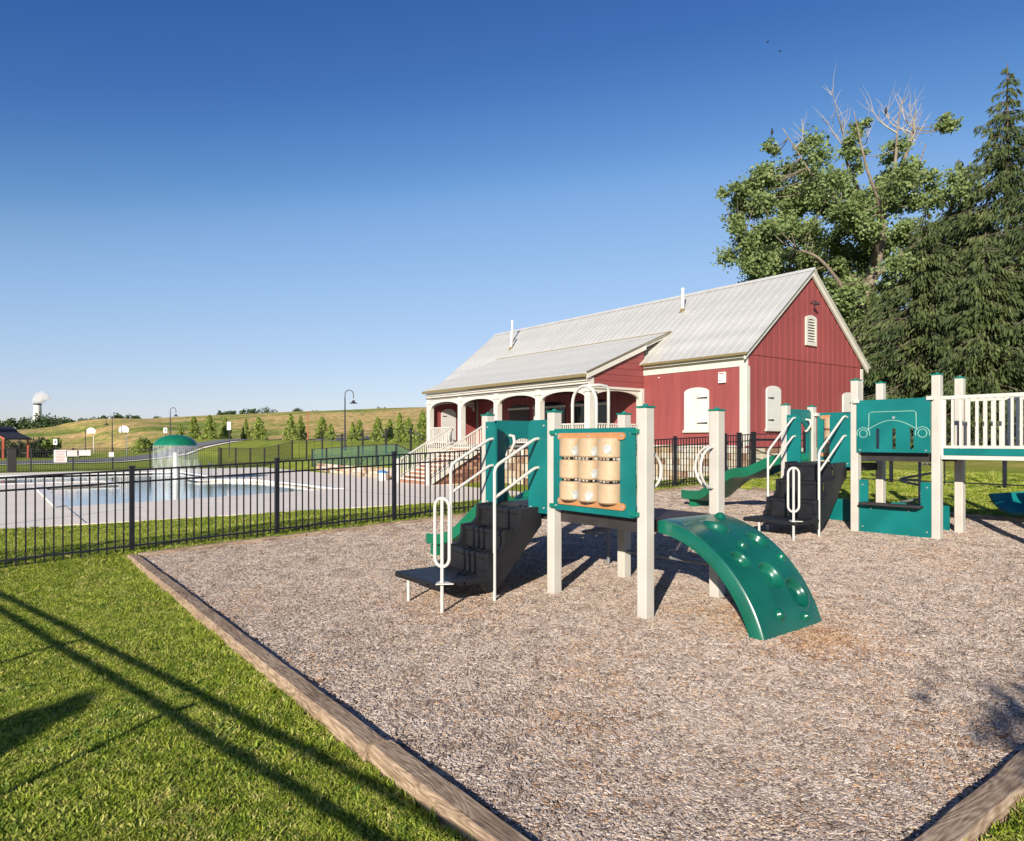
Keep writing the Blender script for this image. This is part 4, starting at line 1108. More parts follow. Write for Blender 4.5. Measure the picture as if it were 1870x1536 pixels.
def loop_post(root, x, y, zg, z0, z1, zl, half=.078, ang=0.):
    dx, dy = math.sin(ang) * half, math.cos(ang) * half
    MB().cyl((x, y, zg - .1), (x, y, z1 - .01), .0165, 10).build('loop_pole', M_WTUBE, root, smooth='auto')
    P = []
    for i in range(9): a = math.pi * i / 8; P.append((x + dx * math.cos(a), y + dy * math.cos(a), z1 - half + half * math.sin(a)))
    for i in range(9): a = math.pi + math.pi * i / 8; P.append((x + dx * math.cos(a), y + dy * math.cos(a), z0 + half + half * math.sin(a)))
    MB().tube(P, .0155, 10, closed=True).build('hand_loop', M_WTUBE, root, smooth=True)
    MB().prism([(x - .08, y - .02), (x + .06, y - .1), (x + .06, y + .1), (x - .02, y + .05)], lambda u, v, w: (u, v, w), zl + .002, zl + .012).build('base_plate', M_WTUBE, root)

def arch_panel(root, x0, x1, y, z0, z1, apex, spring, hw):
    c = (x0 + x1) / 2; n_ = 12
    outer = [(x0, z0), (c - hw, z0), (c - hw, spring)] + [(c - hw * math.cos(math.pi * i / n_), spring + (apex - spring) * math.sin(math.pi * i / n_)) for i in range(1, n_)] + [(c + hw, spring), (c + hw, z0), (x1, z0)] + [(x1, z1 - .05), (x1 - .05, z1), (x0 + .05, z1), (x0, z1 - .05)]
    p = MB().plate(outer, [], lambda u, v, w: (u, y + w, v), -.012, .012).build('slide_hood', M_TEAL, root)
    for sx in (c - hw * .75, c + hw * .75):
        MB().tube([(sx, y - .02, apex + .03), (sx, y - .09, apex + .02), (sx, y - .11, apex - .05), (sx, y - .05, apex - .14), (sx, y - .015, apex - .16)], .019, 10).build('grip', M_WTUBE, p, smooth='auto')
    return p

def slide(root, path, width, m, side=.11, th=.025):
    """open trough swept along a path; name stays slide"""
    P = [Vector(p) for p in path]; prof = []
    hw = width / 2
    prof = [(-hw - .035, side - .015), (-hw - .02, side), (-hw, side - .012), (-hw + .03, .03), (-hw * .55, .0), (0, -.006), (hw * .55, .0), (hw - .03, .03), (hw, side - .012), (hw + .02, side), (hw + .035, side - .015),
            (hw + .03, -.02), (hw * .6, -.05), (-hw * .6, -.05), (-hw - .03, -.02)]
    n_ = len(prof); vs = []; m_ = len(P)
    for i, p in enumerate(P):
        d = (P[min(i + 1, m_ - 1)] - P[max(0, i - 1)]).normalized(); r = d.cross(Vector((0, 0, 1))).normalized(); u = r.cross(d)
        for a, b in prof: vs.append(p + r * a + u * b)
    fs = [(i * n_ + k, i * n_ + (k + 1) % n_, (i + 1) * n_ + (k + 1) % n_, (i + 1) * n_ + k) for i in range(m_ - 1) for k in range(n_)]
    fs += [tuple(range(n_ - 1, -1, -1)), tuple((m_ - 1) * n_ + k for k in range(n_))]
    return MB().add(vs, fs).build('slide', m, root, smooth='auto')

def smooth_path(ctrl, n_=40):
    C = [Vector(c) for c in ctrl]; C = [C[0] * 2 - C[1]] + C + [C[-1] * 2 - C[-2]]; out = []
    segs = len(C) - 3
    for i in range(n_ + 1):
        t = min(segs - 1e-6, segs * i / n_); k = int(t); f = t - k
        p0, p1, p2, p3 = C[k:k + 4]
        out.append(.5 * ((2 * p1) + (p2 - p0) * f + (2 * p0 - 5 * p1 + 4 * p2 - p3) * f * f + (3 * p1 - p0 - 3 * p2 + p3) * f ** 3))
    return out

def corkscrew(root, x, y, zg, ztop, r, z0, z1, turns, arm=None):
    p = MB().cyl((x, y, zg - .1), (x, y, ztop), .021, 10).build('climbing_pole', M_GREY, root, smooth='auto')
    P = [(x + r * math.cos(a), y + r * math.sin(a), z0 + (z1 - z0) * i / 60) for i in range(61) for a in [2 * math.pi * turns * i / 60]]
    MB().tube(P, .017, 8).build('climbing_spiral', M_GREY, p, smooth='auto')
    for i in (0, 20, 40, 60):
        MB().cyl((x, y, P[i][2]), P[i], .013, 8).build('spoke', M_GREY, p)

# ---- the smaller structure with the arched climber
ZN = .865; ZT = 1.83
near = thing('play_structure', (5, 5.3, .05), 'play structure with tic tac toe cylinder panel and arched green climber', 'play structure')
A_, B_, C_, D_, E_, F_ = (4.5, 5.3), (4.5, 4.1), (5.5, 4.12), (5.48, 5.3), (4.5, 6.45), (5.5, 6.47)
for p in (A_, B_, C_, D_, E_, F_): ps_post(near, p[0], p[1], ZT)
deck(near, 4.55, 5.45, 4.15, 5.25, ZN); deck(near, 4.55, 5.45, 5.36, 6.40, ZN)
MB().box(4.57, 5.43, 5.23, 5.38, ZN - .10, ZN - .03).build('deck_joint', M_DECK, near)
fnx = lambda x: (lambda u, v, w: (x + w, u, v))
tictac(near, fnx(4.44), 4.16, 5.23, .885, 1.665, -1)
for (u, v) in ((5.235, 1.63), (4.16, 1.63), (5.235, .92), (4.16, .92)):
    MB().box(4.41, 4.50, u - .04, u + .04, v - .02, v + .02).build('bracket', M_CAP, near, bevel=.004)
for (a, b, r) in ((5.35, 5.64, (0, 0, .07, .0)), (6.22, 6.41, (0, 0, 0, .07))):
    pnl = MB().prism(rounded(a, b, .825, 1.76, r), fnx(4.452), -.012, .012).build('side_panel', M_TEAL, near)
    bolts(pnl, fnx(4.452), [((a if a < 6 else b) + (.04 if a < 6 else -.04), .88), ((a if a < 6 else b) + (.04 if a < 6 else -.04), 1.70), ((b if a < 6 else a) + (-.04 if a < 6 else .04), .88)], -.012)
arch_panel(near, 4.56, 5.44, 6.455, ZN, 1.78, 1.58, 1.32, .27)
stairs_unit(near, 4.46, ZN, 5.47, 6.28, 3.25, 3.86, .255, .0)
hand_rails(near, 5.478, 3.90, .01, 1.30, 4.46, 1.60, 1.30, 1.0)
hand_rails(near, 6.27, 3.90, .01, 1.30, 4.46, 1.60, 1.30, 1.0)
loop_post(near, 3.30, 5.455, -.01, .41, 1.03, .255, ang=math.radians(-25))
slide(near, smooth_path([(5.0, 6.42, ZN + .01), (5.0, 6.7, ZN - .03), (4.98, 7.1, .62), (4.93, 7.5, .34), (4.9, 7.8, .24), (4.87, 8.05, .23)]), .46, M_SLIDE)
MB().box(4.66, 5.1, 7.85, 8.02, 0, .2).build('slide_foot', M_SLIDE, near, bevel=.03)
# tall loops and corkscrew at the far side
P = [(5.5, 6.15, ZN - .05)] + [(5.5, 5.95 + .2 * math.cos(math.pi * i / 12), 1.98 + .2 * math.sin(math.pi * i / 12)) for i in range(13)] + [(5.5, 5.75, ZN - .05)]
MB().tube(P, .019, 10).build('entry_loop', M_WTUBE, near, smooth=True)
MB().tube([(5.5, 5.95, 2.18), (5.72, 5.93, 2.2), (5.83, 5.92, 2.19), (5.86, 5.92, 2.13), (5.86, 5.92, 1.2)], .019, 10).build('entry_bar', M_WTUBE, near, smooth=True)
corkscrew(near, 5.86, 5.92, .09, 1.25, .3, .35, .75, 1.2)
MB().tube([(5.48, 5.25, .37), (5.49, 4.17, .385)], .018, 8).build('cross_tube', M_GREY, near)
# half-moon hand grips
def half_ring(root, c, dirv, r, tube_r=.013):
    d = Vector(dirv)
    P = [Vector(c) + d * (r * .95 * math.sin(math.pi * i / 14)) + Vector((0, 0, r * math.cos(math.pi * i / 14))) for i in range(15)]
    MB().tube(P, tube_r, 10).build('hand_grip', M_WTUBE, root, smooth='auto')
half_ring(near, (5.44, 4.12, 1.30), (-1, 0, 0), .19)
half_ring(near, (5.5, 4.18, 1.30), (0, 1, 0), .2)
half_ring(near, (4.555, 4.1, 1.29), (1, 0, 0), .15)
# arched climber
def climber(root):
    s0, s1 = 4.66, 5.44; nu, nv = 120, 90
    bowls = [(.22, .45, .095), (.40, .80, .085), (.53, .24, .072), (.66, .52, .095), (.79, .78, .10)]
    knobs = [(.085, .84, .045), (.43, .46, .036), (.56, .90, .034), (.885, .34, .042), (.93, .75, .03)]
    top = []
    def prof(u):
        # arc from deck edge, level at the top, steep at the foot
        a = math.radians(4 + 68 * u); R = 1.15
        a0 = math.radians(4)
        return Vector((0, 4.06 - R * (math.sin(a) - math.sin(a0)), .875 - R * (math.cos(a0) - math.cos(a)) * 1.04)), Vector((0, -math.sin(a) * 1, math.cos(a)))
    length = 1.28; V = []; F = []
    for i in range(nu + 1):
        u = i / nu; p, nrm = prof(u)
        for j in range(nv + 1):
            v = j / nv; d = -.006 * (abs(v - .5) * 2) ** 8
            for (bu, bv, r) in bowls:
                q = math.hypot((u - bu) * length, (v - bv) * (s1 - s0)) / r
                if q < 1.35: d -= .06 * (1 / (1 + math.exp((q - .95) * 14)))
                if 1.0 < q < 1.5: d += .006 * math.exp(-((q - 1.2) / .12) ** 2)
            for (bu, bv, r) in knobs:
                q = math.hypot((u - bu) * length, (v - bv) * (s1 - s0)) / r
                if q < 1.6: d += .042 * max(0, 1 - q ** 2.6) ** .6 if q < 1 else 0
            V.append(Vector((s0 + v * (s1 - s0), p.y, p.z)) + nrm * d)
    def id_(i, j): return i * (nv + 1) + j
    for i in range(nu):
        for j in range(nv): F.append((id_(i, j), id_(i, j + 1), id_(i + 1, j + 1), id_(i + 1, j)))
    o = MB().add(V, F).build('climber_face', M_GREEN, root, smooth=True)
    for s, sg in ((s0, -1), (s1, 1)):
        V = []; F = []; n_ = 40; off = ((.018, -.004), (.034, -.024), (.036, -.115), (.0, -.125), (-.0, -.02))
        for i in range(n_ + 1):
            p, nrm = prof(i / n_)
            for a, b in ((0, -.006),) + off: V.append(Vector((s + sg * a, p.y, p.z)) + nrm * b)
        k_ = 6
        for i in range(n_):
            for q in range(k_): F.append((i * k_ + q, i * k_ + (q + 1) % k_, (i + 1) * k_ + (q + 1) % k_, (i + 1) * k_ + q))
        F += [tuple(range(k_)), tuple(n_ * k_ + q for q in range(k_))]
        MB().add(V, F).build('climber_side', M_GREEN, o, smooth='auto')
    p0, n0 = prof(1)
    MB().box(s0, s1, p0.y + .01, p0.y + .06, p0.z - .12, p0.z - .02).build('climber_foot', M_GREEN, o)
    MB().box(s0 - .03, s1 + .03, 4.05, 4.085, .77, .862).build('climber_lip', M_GREEN, o, bevel=.01)
climber(near)

# ---- the larger structure with the car panel
far_ = thing('play_structure', (10.4, 5.0, .27), 'larger play structure with car front panel, bridge and wavy green slide', 'play structure')
P1, P2, P3, P4, P5, P6 = (9.97, 5.08), (9.98, 4.01), (10.75, 4.03), (10.75, 5.1), (9.97, 6.18), (10.75, 6.2)
for p in (P1, P2, P3, P4): ps_post(far_, p[0], p[1], 2.41)
for p in (P5, P6): ps_post(far_, p[0], p[1], 2.10)
P8, P9 = (9.98, 2.9), (10.75, 2.9)
for p in (P8, P9, (9.98, 1.9), (10.75, 1.9)): ps_post(far_, p[0], p[1], 2.41)
DU, DL = 1.38, 1.22
deck(far_, 10.03, 10.70, 4.06, 5.03, DU); deck(far_, 10.03, 10.70, 5.14, 6.15, DL); deck(far_, 10.03, 10.70, 1.95, 2.85, DU)
# car panel
fc = fnx(9.905)
slots = [rounded(u - .026, u + .026, 1.44, 1.72, (.0, .0, .026, .026), 4) for u in (4.74, 4.52, 4.29)]
cpm = MB()
edges_ = [4.06, 4.264, 4.316, 4.494, 4.546, 4.714, 4.766, 5.03]
cpm.prism([(4.06, 1.39), (5.03, 1.39), (5.03, 1.44), (4.06, 1.44)], fc, -.012, .012)
for a, b in ((0, 1), (2, 3), (4, 5), (6, 7)): cpm.prism([(edges_[a], 1.44), (edges_[b], 1.44), (edges_[b], 1.72), (edges_[a], 1.72)], fc, -.012, .012)
cpm.prism([(4.06, 1.72), (5.03, 1.72), (5.03, 2.10), (5.01, 2.12), (4.08, 2.12), (4.06, 2.10)], fc, -.012, .012)
cp_ = cpm.build('car_panel', M_TEAL, far_)
M_LINE = mat('engraved_line', (.30, .50, .42), .6)
def line(pts, closed=False, r=.0045): MB().tube([fc(u, v, -.0125) for u, v in pts], r, 6, closed=closed).build('engraved_line', M_LINE, cp_)
line([(4.86, 1.70), (4.855, 1.93), (4.82, 1.95), (4.27, 1.95), (4.235, 1.93), (4.23, 1.72)])
line([(4.88 - .67 * i / 14, 1.70 + .13 * math.sin(math.pi * i / 14)) for i in range(15)])
for c in (4.935, 4.155):
    line([(c + .055 * math.cos(2 * math.pi * i / 18), 1.65 + .055 * math.sin(2 * math.pi * i / 18)) for i in range(18)], True)
    line([(c + .09 * math.cos(math.radians(-20 + 220 * i / 12)), 1.65 + .085 * math.sin(math.radians(-20 + 220 * i / 12))) for i in range(13)])
MB().cyl(fc(4.52, 1.865, -.012), fc(4.52, 1.865, -.024), .018, 10).build('bolt', M_BOLT, cp_)
bolts(cp_, fc, [(4.11, 1.42), (4.98, 1.42)], -.012)
for u in (5.03, 4.06): MB().box(9.87, 9.94, u - .04, u + .04, 2.085, 2.135).build('bracket', M_WTUBE, far_, bevel=.004)
# shop counter under the deck
zg = .25
cu = MB().plate([(4.07, zg - .05), (5.02, zg - .05), (5.02, 1.0), (4.90, 1.0), (4.90, .66), (4.20, .66), (4.20, 1.0), (4.07, 1.0)], [], fnx(9.96), -.012, .012).build('counter_panel', M_TEAL, far_)
MB().box(9.80, 9.95, 4.16, 4.96, .655, .69).build('counter_top', M_DECK, cu, bevel=.008)
bolts(cu, fnx(9.96), [(4.12, .34), (4.97, .34), (4.12, .93), (4.97, .93), (4.35, .6), (4.85, .6)], -.012)
MB().prism(rounded(5.3, 6.05, .22, .64, (.02,) * 4, 2), fnx(10.75), -.012, .012).build('low_panel', M_TEAL, far_)
MB().prism(rounded(4.16, 4.95, .22, .64, (.02,) * 4, 2), fnx(10.75), -.012, .012).build('low_panel', M_TEAL, far_)
# side panels at the stairs
for (a, b, r) in ((5.13, 5.44, (0, 0, .07, .0)), (5.9, 6.13, (0, 0, 0, .07))):
    pnl = MB().prism(rounded(a, b, 1.17, 1.95, r), fnx(9.925), -.012, .012).build('side_panel', M_TEAL, far_)
    bolts(pnl, fnx(9.925), [((a if a < 5.5 else b) + (.04 if a < 5.5 else -.04), 1.22), ((a if a < 5.5 else b) + (.04 if a < 5.5 else -.04), 1.89)], -.012)
arch_panel(far_, 10.03, 10.69, 6.19, DL, 2.05, 1.86, 1.62, .22)
tictac(far_, fnx(10.80), 5.17, 6.13, DL + .02, 2.0, -1)
for u in (5.17, 6.13): MB().box(10.72, 10.79, u - .04, u + .04, 1.95, 2.0).build('bracket', M_WTUBE, far_)
stairs_unit(far_, 9.92, DL, 5.19, 6.0, 8.6, 9.2, .47, .2)
hand_rails(far_, 5.20, 9.2, .22, 1.40, 9.92, 1.93, 1.64, 1.12)
hand_rails(far_, 5.99, 9.2, .22, 1.40, 9.92, 1.93, 1.64, 1.12)
loop_post(far_, 8.62, 5.23, .2, .60, 1.19, .47, ang=math.radians(-60))
slide(far_, smooth_path([(10.36, 6.15, DL + .01), (10.36, 6.5, DL - .06), (10.42, 6.95, .98), (10.52, 7.35, .92), (10.62, 7.75, .72), (10.74, 8.1, .52), (10.86, 8.45, .47), (10.95, 8.75, .47)], 50), .48, M_SLIDE, side=.14)
MB().box(10.72, 11.16, 8.5, 8.68, .22, .45).build('slide_foot', M_SLIDE, far_, bevel=.03)
# white baluster bridge
for s in (9.98, 10.75):
    fr_ = MB().bar((s, 3.95, 2.11), (s, 2.95, 2.11), .04, .045).build('bridge_rail', M_WTUBE, far_)
    MB().bar((s, 3.95, 1.47), (s, 2.95, 1.47), .035, .035).build('bridge_rail', M_WTUBE, far_)
    MB().bar((s - .01, 3.95, 1.335), (s - .01, 2.95, 1.335), .04, .05).build('bridge_rail', M_WTUBE, far_)
    MB().box(s - .015, s + .015, 2.97, 3.93, 1.365, 1.45).build('bridge_board', M_TEAL, far_)
    for k in range(11):
        y = 3.92 - k * .094
        b_ = MB().bar((s, y, 1.46), (s, y, 2.10), .028, .02, up=(1, 0, 0))
        b_.build('baluster', M_WTUBE, fr_)
    for y in (3.945, 2.955): MB().bar((s, y, 1.31), (s, y, 2.13), .03, .03, up=(1, 0, 0)).build('bridge_upright', M_WTUBE, far_)
MB().box(10.0, 10.73, 2.96, 3.94, DU - .06, DU - .01).build('bridge_floor', M_DECK, far_)
corkscrew(far_, 11.15, 4.72, .3, 1.9, .26, .5, 1.2, 2.0)
MB().tube([(10.72, 4.0, .32), (10.72, 4.0, .95)], .02, 8).build('cross_tube', M_WTUBE, far_)
# curved slide at the far deck: closed-belly trough turning round
ctr = (11.35, 2.9); path = [(10.72, 2.4, DU + .02)]
ctrl = [(10.72, 2.4, DU + .02), (11.3, 2.3, 1.30), (12.0, 2.35, 1.1), (12.5, 2.75, .92), (12.55, 3.25, .76), (12.3, 3.65, .66), (11.98, 3.78, .64)]
def belly_slide(root):
    Pp = smooth_path(ctrl, 44); vs = []; n_ = 22; fs = []
    for i, p in enumerate(Pp):
        d = (Pp[min(i + 1, 44)] - Pp[max(0, i - 1)]).normalized(); r = d.cross(Vector((0, 0, 1))).normalized(); u = r.cross(d); R = .42
        for k in range(n_ // 2): a = math.radians(-20 - 140 * k / (n_ // 2 - 1)); vs.append(p + r * (R * math.cos(a)) + u * (R * math.sin(a) + .24))
        for k in range(n_ // 2): a = math.radians(-160 + 140 * k / (n_ // 2 - 1)); vs.append(p + r * ((R - .035) * math.cos(a)) + u * ((R - .035) * math.sin(a) + .245))
    for i in range(44):
        for k in range(n_): fs.append((i * n_ + k, i * n_ + (k + 1) % n_, (i + 1) * n_ + (k + 1) % n_, (i + 1) * n_ + k))
    fs += [tuple(range(n_)), tuple(44 * n_ + k for k in range(n_))]
    MB().add(vs, fs).build('curved_slide', M_TEAL, root, smooth='auto')
belly_slide(far_)
MB().cyl((12.4, 3.4, .2), (12.4, 3.4, .5), .03, 10).build('slide_support', M_GREY, far_)

# ------------------------------------------------------------------ vegetation
def cam_pt(px, py, Y):
    """site point seen in direction (px,py) of the 1870x1536 frame at depth Y metres"""
    X = (px - 935) / 1280 * Y
    return Vector((.8 * X + .6 * Y, -.6 * X + .8 * Y, 1.55 - (py - 805) / 1280 * Y))

def leaf_quads(C, size, out=None, aspect=1.6, seed=0, flat=.0):
    """C (n,3) leaf centres -> verts, faces of small pointed leaves, random tilt"""
    g = np.random.default_rng(seed); n = len(C)
    a = g.normal(size=(n, 3)); a /= np.linalg.norm(a, axis=1, keepdims=True)
    if out is not None: a = a * .7 + out; a /= np.linalg.norm(a, axis=1, keepdims=True)
    b = g.normal(size=(n, 3)); b -= a * (a * b).sum(1, keepdims=True); b /= np.linalg.norm(b, axis=1, keepdims=True)
    s = (size * (.6 + .8 * g.random(n)))[:, None]
    v = np.stack([C - a * s * aspect * .5, C + b * s * .5, C + a * s * aspect * .5, C - b * s * .5], 1).reshape(-1, 3)
    f = np.arange(4 * n).reshape(n, 4)
    return v, f

def maple():
    base = cam_pt(1550, 805, 42); base.z = gz(base.x, base.y) - .2
    tr = thing('maple_tree', base, 'big leafy tree with bare dead top branches behind the red gable', 'tree')
    ax = Vector((.8, -.6, 0)); dp = Vector((.6, .8, 0))
    def q(px, py, dd=0): return cam_pt(px, py, 42) + dp * dd
    trunk = [base, q(1553, 720), q(1562, 640), q(1588, 515), q(1605, 455), q(1611, 385)]
    bk = MB(); tp = smooth_path(trunk, 24); bk.tube(tp, .52, 12, r1=.26)
    limbs = [([q(1562, 640), q(1600, 592), q(1650, 570, -1), q(1690, 560, -2)], .26, .08),
             ([q(1590, 510), q(1640, 465, -1), q(1685, 430, -2), q(1700, 395, -2)], .2, .06),
             ([q(1611, 385), q(1640, 315), q(1662, 262), q(1672, 205)], .2, .04), ([q(1611, 385), q(1650, 350, 1), q(1700, 310, 2), q(1745, 225, 3)], .16, .03),
             ([q(1609, 400), q(1585, 340, 1), q(1560, 280, 1), q(1552, 205, 1)], .18, .03), ([q(1605, 455), q(1540, 400, -1), q(1470, 360, -2), q(1405, 260, -2)], .13, .02),
             ([q(1588, 515), q(1520, 480, 1), q(1440, 450, 2), q(1370, 430, 2)], .2, .04), ([q(1562, 640), q(1520, 560, -2), q(1460, 500, -3), q(1420, 480, -3)], .18, .04),
             ([q(1611, 385), q(1600, 330, -2), q(1605, 270, -2), q(1612, 215, -2)], .13, .02), ([q(1595, 490), q(1560, 420, -3), q(1520, 350, -4), q(1500, 260, -4)], .16, .02)]
    LP = []
    for c, r0, r1 in limbs:
        p = smooth_path(c, 18); bk.tube(p, r0, 8, r1=r1); LP += p[3:]
    # foliage clumps
    g = np.random.default_rng(5); blobs = []
    ell = [((1490, 430), (130, 115), 84), ((1405, 395), (62, 78), 18), ((1440, 340), (60, 55), 12), ((1590, 395), (85, 80), 26), ((1655, 430), (65, 110), 16), ((1555, 560), (80, 70), 34), ((1450, 480), (70, 45), 14), ((1380, 465), (48, 50), 9),
           ((1560, 255), (22, 60), 7), ((1410, 262), (10, 24), 2), ((1720, 240), (30, 24), 4), ((1500, 300), (55, 40), 8), ((1360, 345), (26, 26), 4), ((1345, 347), (20, 12), 3), ((1342, 408), (24, 14), 4), ((1385, 494), (26, 12), 3), ((1612, 330), (45, 55), 9), ((1640, 610), (50, 40), 9), ((1672, 350), (48, 50), 10), ((1705, 430), (35, 70), 8), ((1610, 520), (70, 60), 12)]
    for (cx, cy), (rx, ry), n_ in ell:
        for _ in range(n_):
            a = g.uniform(0, 6.283); rr = math.sqrt(g.random()) * .95
            dd = g.normal(0, 1) * min(rx, 110) / 1280 * 42 * .7
            bx, by = cx + rx * rr * math.cos(a), cy + ry * rr * math.sin(a)
            if 375 < by < 525 and abs(bx - (1611 - max(0, by - 400) * .19)) < 30: dd = abs(dd) + 1.6
            p = q(bx, by, dd); blobs.append((p, g.uniform(.55, 1.15) * (.6 if rx < 35 else 1)))
    V = []; F = []; k = 0
    for i, (p, r) in enumerate(blobs):
        n_ = int(560 * r); d = g.normal(size=(n_, 3)); d /= np.linalg.norm(d, axis=1, keepdims=True)
        rad = r * (g.random(n_) ** .6)[:, None] * (.75 + .5 * np.sin(d[:, :1] * 5 + i) * np.sin(d[:, 2:] * 6 + 2 * i)); C = np.array(p) + d * rad * np.array([1.1, 1.1, .8])
        v, f = leaf_quads(C, .135, d * .6, 1.3, 900 + i); V.append(v); F.append(f + k); k += len(v)
        # twig to the nearest limb
        near_ = min(LP, key=lambda w: (w - p).length + max(0, w.z - p.z) * .8)
        m_ = near_.lerp(p, .5) + Vector((0, 0, -.25)); bk.tube(smooth_path([near_, m_, p], 6), .034, 5, r1=.01)
    bk.build('trunk', M_BARK, tr, smooth=True, recalc=False)
    V = np.concatenate(V); F = np.concatenate(F); c = V.mean(0)
    np_mesh('crown', V - c, F, M_LEAF, tr, c)
    # dead top branches growing out of the limbs
    r_ = random.Random(3)
    for (x1, y1) in ((1508, 172), (1522, 190), (1534, 215), (1632, 178), (1645, 200), (1660, 168), (1688, 190), (1600, 215), (1455, 228), (1702, 210), (1622, 200), (1560, 205), (1585, 235)):
        b = q(x1, y1, r_.uniform(-1.5, 1.5)); a = min(LP, key=lambda w: (w - b).length + max(0, w.z - b.z + 2.0) * 3)
        dw = MB(); m_ = a.lerp(b, .5) + ax * r_.uniform(-.5, .5) + Vector((0, 0, -.3)); pth = smooth_path([a, m_, b], 12); dw.tube(pth, .06, 5, r1=.008)
        for t_ in range(9):
            s_ = pth[r_.randint(4, 11)]; e_ = s_ + Vector((r_.uniform(-.8, .8), r_.uniform(-.8, .8), r_.uniform(.3, 1.5)))
            dw.tube([s_, s_.lerp(e_, .5) + Vector((r_.uniform(-.1, .1), r_.uniform(-.1, .1), 0)), e_], .02, 4, r1=.004)
        dw.build('dead_branch', M_DEADWOOD, tr, recalc=False)
    return tr
maple()

def spruce_meshes(height, radius, seed, nbr=330, dens=1.0):
    g = random.Random(seed); bk = MB(); bk.tube([(0, 0, 0), (.1, .05, height * .5), (0, 0, height * .99)], height * .014, 8, r1=.02)
    C = []; D = []; S = []
    nwh = int(height / .52); per = max(5, nbr // nwh)
    lob = [g.uniform(.7, 1.2) for _ in range(7)]
    for wv in range(nwh):
        t = (wv + .5) / nwh; zb = height * (.02 + .965 * t); a_off = g.uniform(0, 6.28)
        k_br = per if t < .8 else max(3, int(per * (1.05 - t) * 3.2))
        for bi in range(k_br):
            a = a_off + 6.283 * bi / k_br + g.uniform(-.3, .3); z = zb + g.uniform(-.22, .22)
            env = (1 - t) ** .95 * .72 + .28 * (1 - t) ** .35 * min(1, (1 - t) * 5)
            L_ = radius * env * lob[int(a / 6.2832 * 7) % 7] * g.choice((.45, .75, .9, 1, 1.05, 1.25)) + .18
            dx, dy = math.cos(a), math.sin(a); up = g.uniform(-.1, .25); pts = []
            for k in range(9):
                f = k / 8; r = L_ * f; pts.append(Vector((dx * r, dy * r, z + L_ * ((up + .05) * f - .62 * f * f + .16 * f ** 3 + .10 * f ** 6))))
            bk.tube(pts[::2], .03 + .02 * (1 - t), 4, r1=.006)
            for _ in range(int(L_ * 36 * dens) + 8):
                f = g.random() ** .6; k = f * 8; k0 = min(7, int(k)); p = pts[k0].lerp(pts[k0 + 1], k - k0)
                side = g.gauss(0, .5) * (.10 + .16 * L_ * math.sin(math.pi * min(1, f * .85 + .1)))
                hang = g.random() ** 1.6 * (.18 + .16 * L_)
                C.append(p + Vector((-dy * side, dx * side, -abs(side) * .35 - hang))); d = Vector((dx * .4 - dy * side, dy * .4 + dx * side, -.75 + g.uniform(-.5, .6))).normalized(); D.append(d); S.append(g.uniform(.6, 1.35))
    C = np.array(C); D = np.array(D); S = np.array(S)[:, None]
    gg = np.random.default_rng(seed); b = gg.normal(size=C.shape); b -= D * (b * D).sum(1, keepdims=True); b /= np.linalg.norm(b, axis=1, keepdims=True)
    l, w = .30 * S, .040 * S
    v = np.stack([C - D * l * .4, C + b * w, C + D * l * .6, C - b * w], 1).reshape(-1, 3); f = np.arange(len(v)).reshape(-1, 4)
    return bk, v, f

spr = {}
def spruce(px, ptop, Y, radius, seed, label, mat_=M_NEEDLE, key=None, name='spruce_tree', group=None, nbr=330, dens=1.):
    top = cam_pt(px, ptop, Y); zb = gz(top.x, top.y) - .1; h = top.z - zb
    root = thing(name, (top.x, top.y, zb), label, 'tree', group)
    bk, v, f = spruce_meshes(h, radius, seed, nbr, dens)
    bk.v = [tuple(Vector(p) + Vector((top.x, top.y, zb))) for p in bk.v]
    bk.build('trunk', M_SPRBARK, root, recalc=False, wloc=(top.x, top.y, zb))
    np_mesh('crown', v, f, mat_, root, (top.x, top.y, zb))
    return root
spruce(1840, 108, 37, 5.6, 21, 'tallest dark spruce with pointed top standing clear above the others', nbr=420, dens=1.25)
spruce(1752, 285, 40, 5.2, 22, 'spruce with thin brownish tip between the leafy tree and the tallest spruce', nbr=380, dens=1.2)
spruce(1690, 370, 36, 4.6, 23, 'shorter spruce with hanging branches in front of the leafy tree', nbr=330, dens=1.2)
spruce(1618, 560, 52, 5.2, 24, 'dark bluish spruce low behind the leafy tree trunk', nbr=300, dens=1.0)
spruce(1905, 260, 33, 5.2, 25, 'spruce at the end of the row past the tallest one', nbr=330, dens=1.1)
spruce(1800, 420, 33, 4.2, 26, 'half height spruce at the foot of the tallest spruce', nbr=300, dens=1.2)

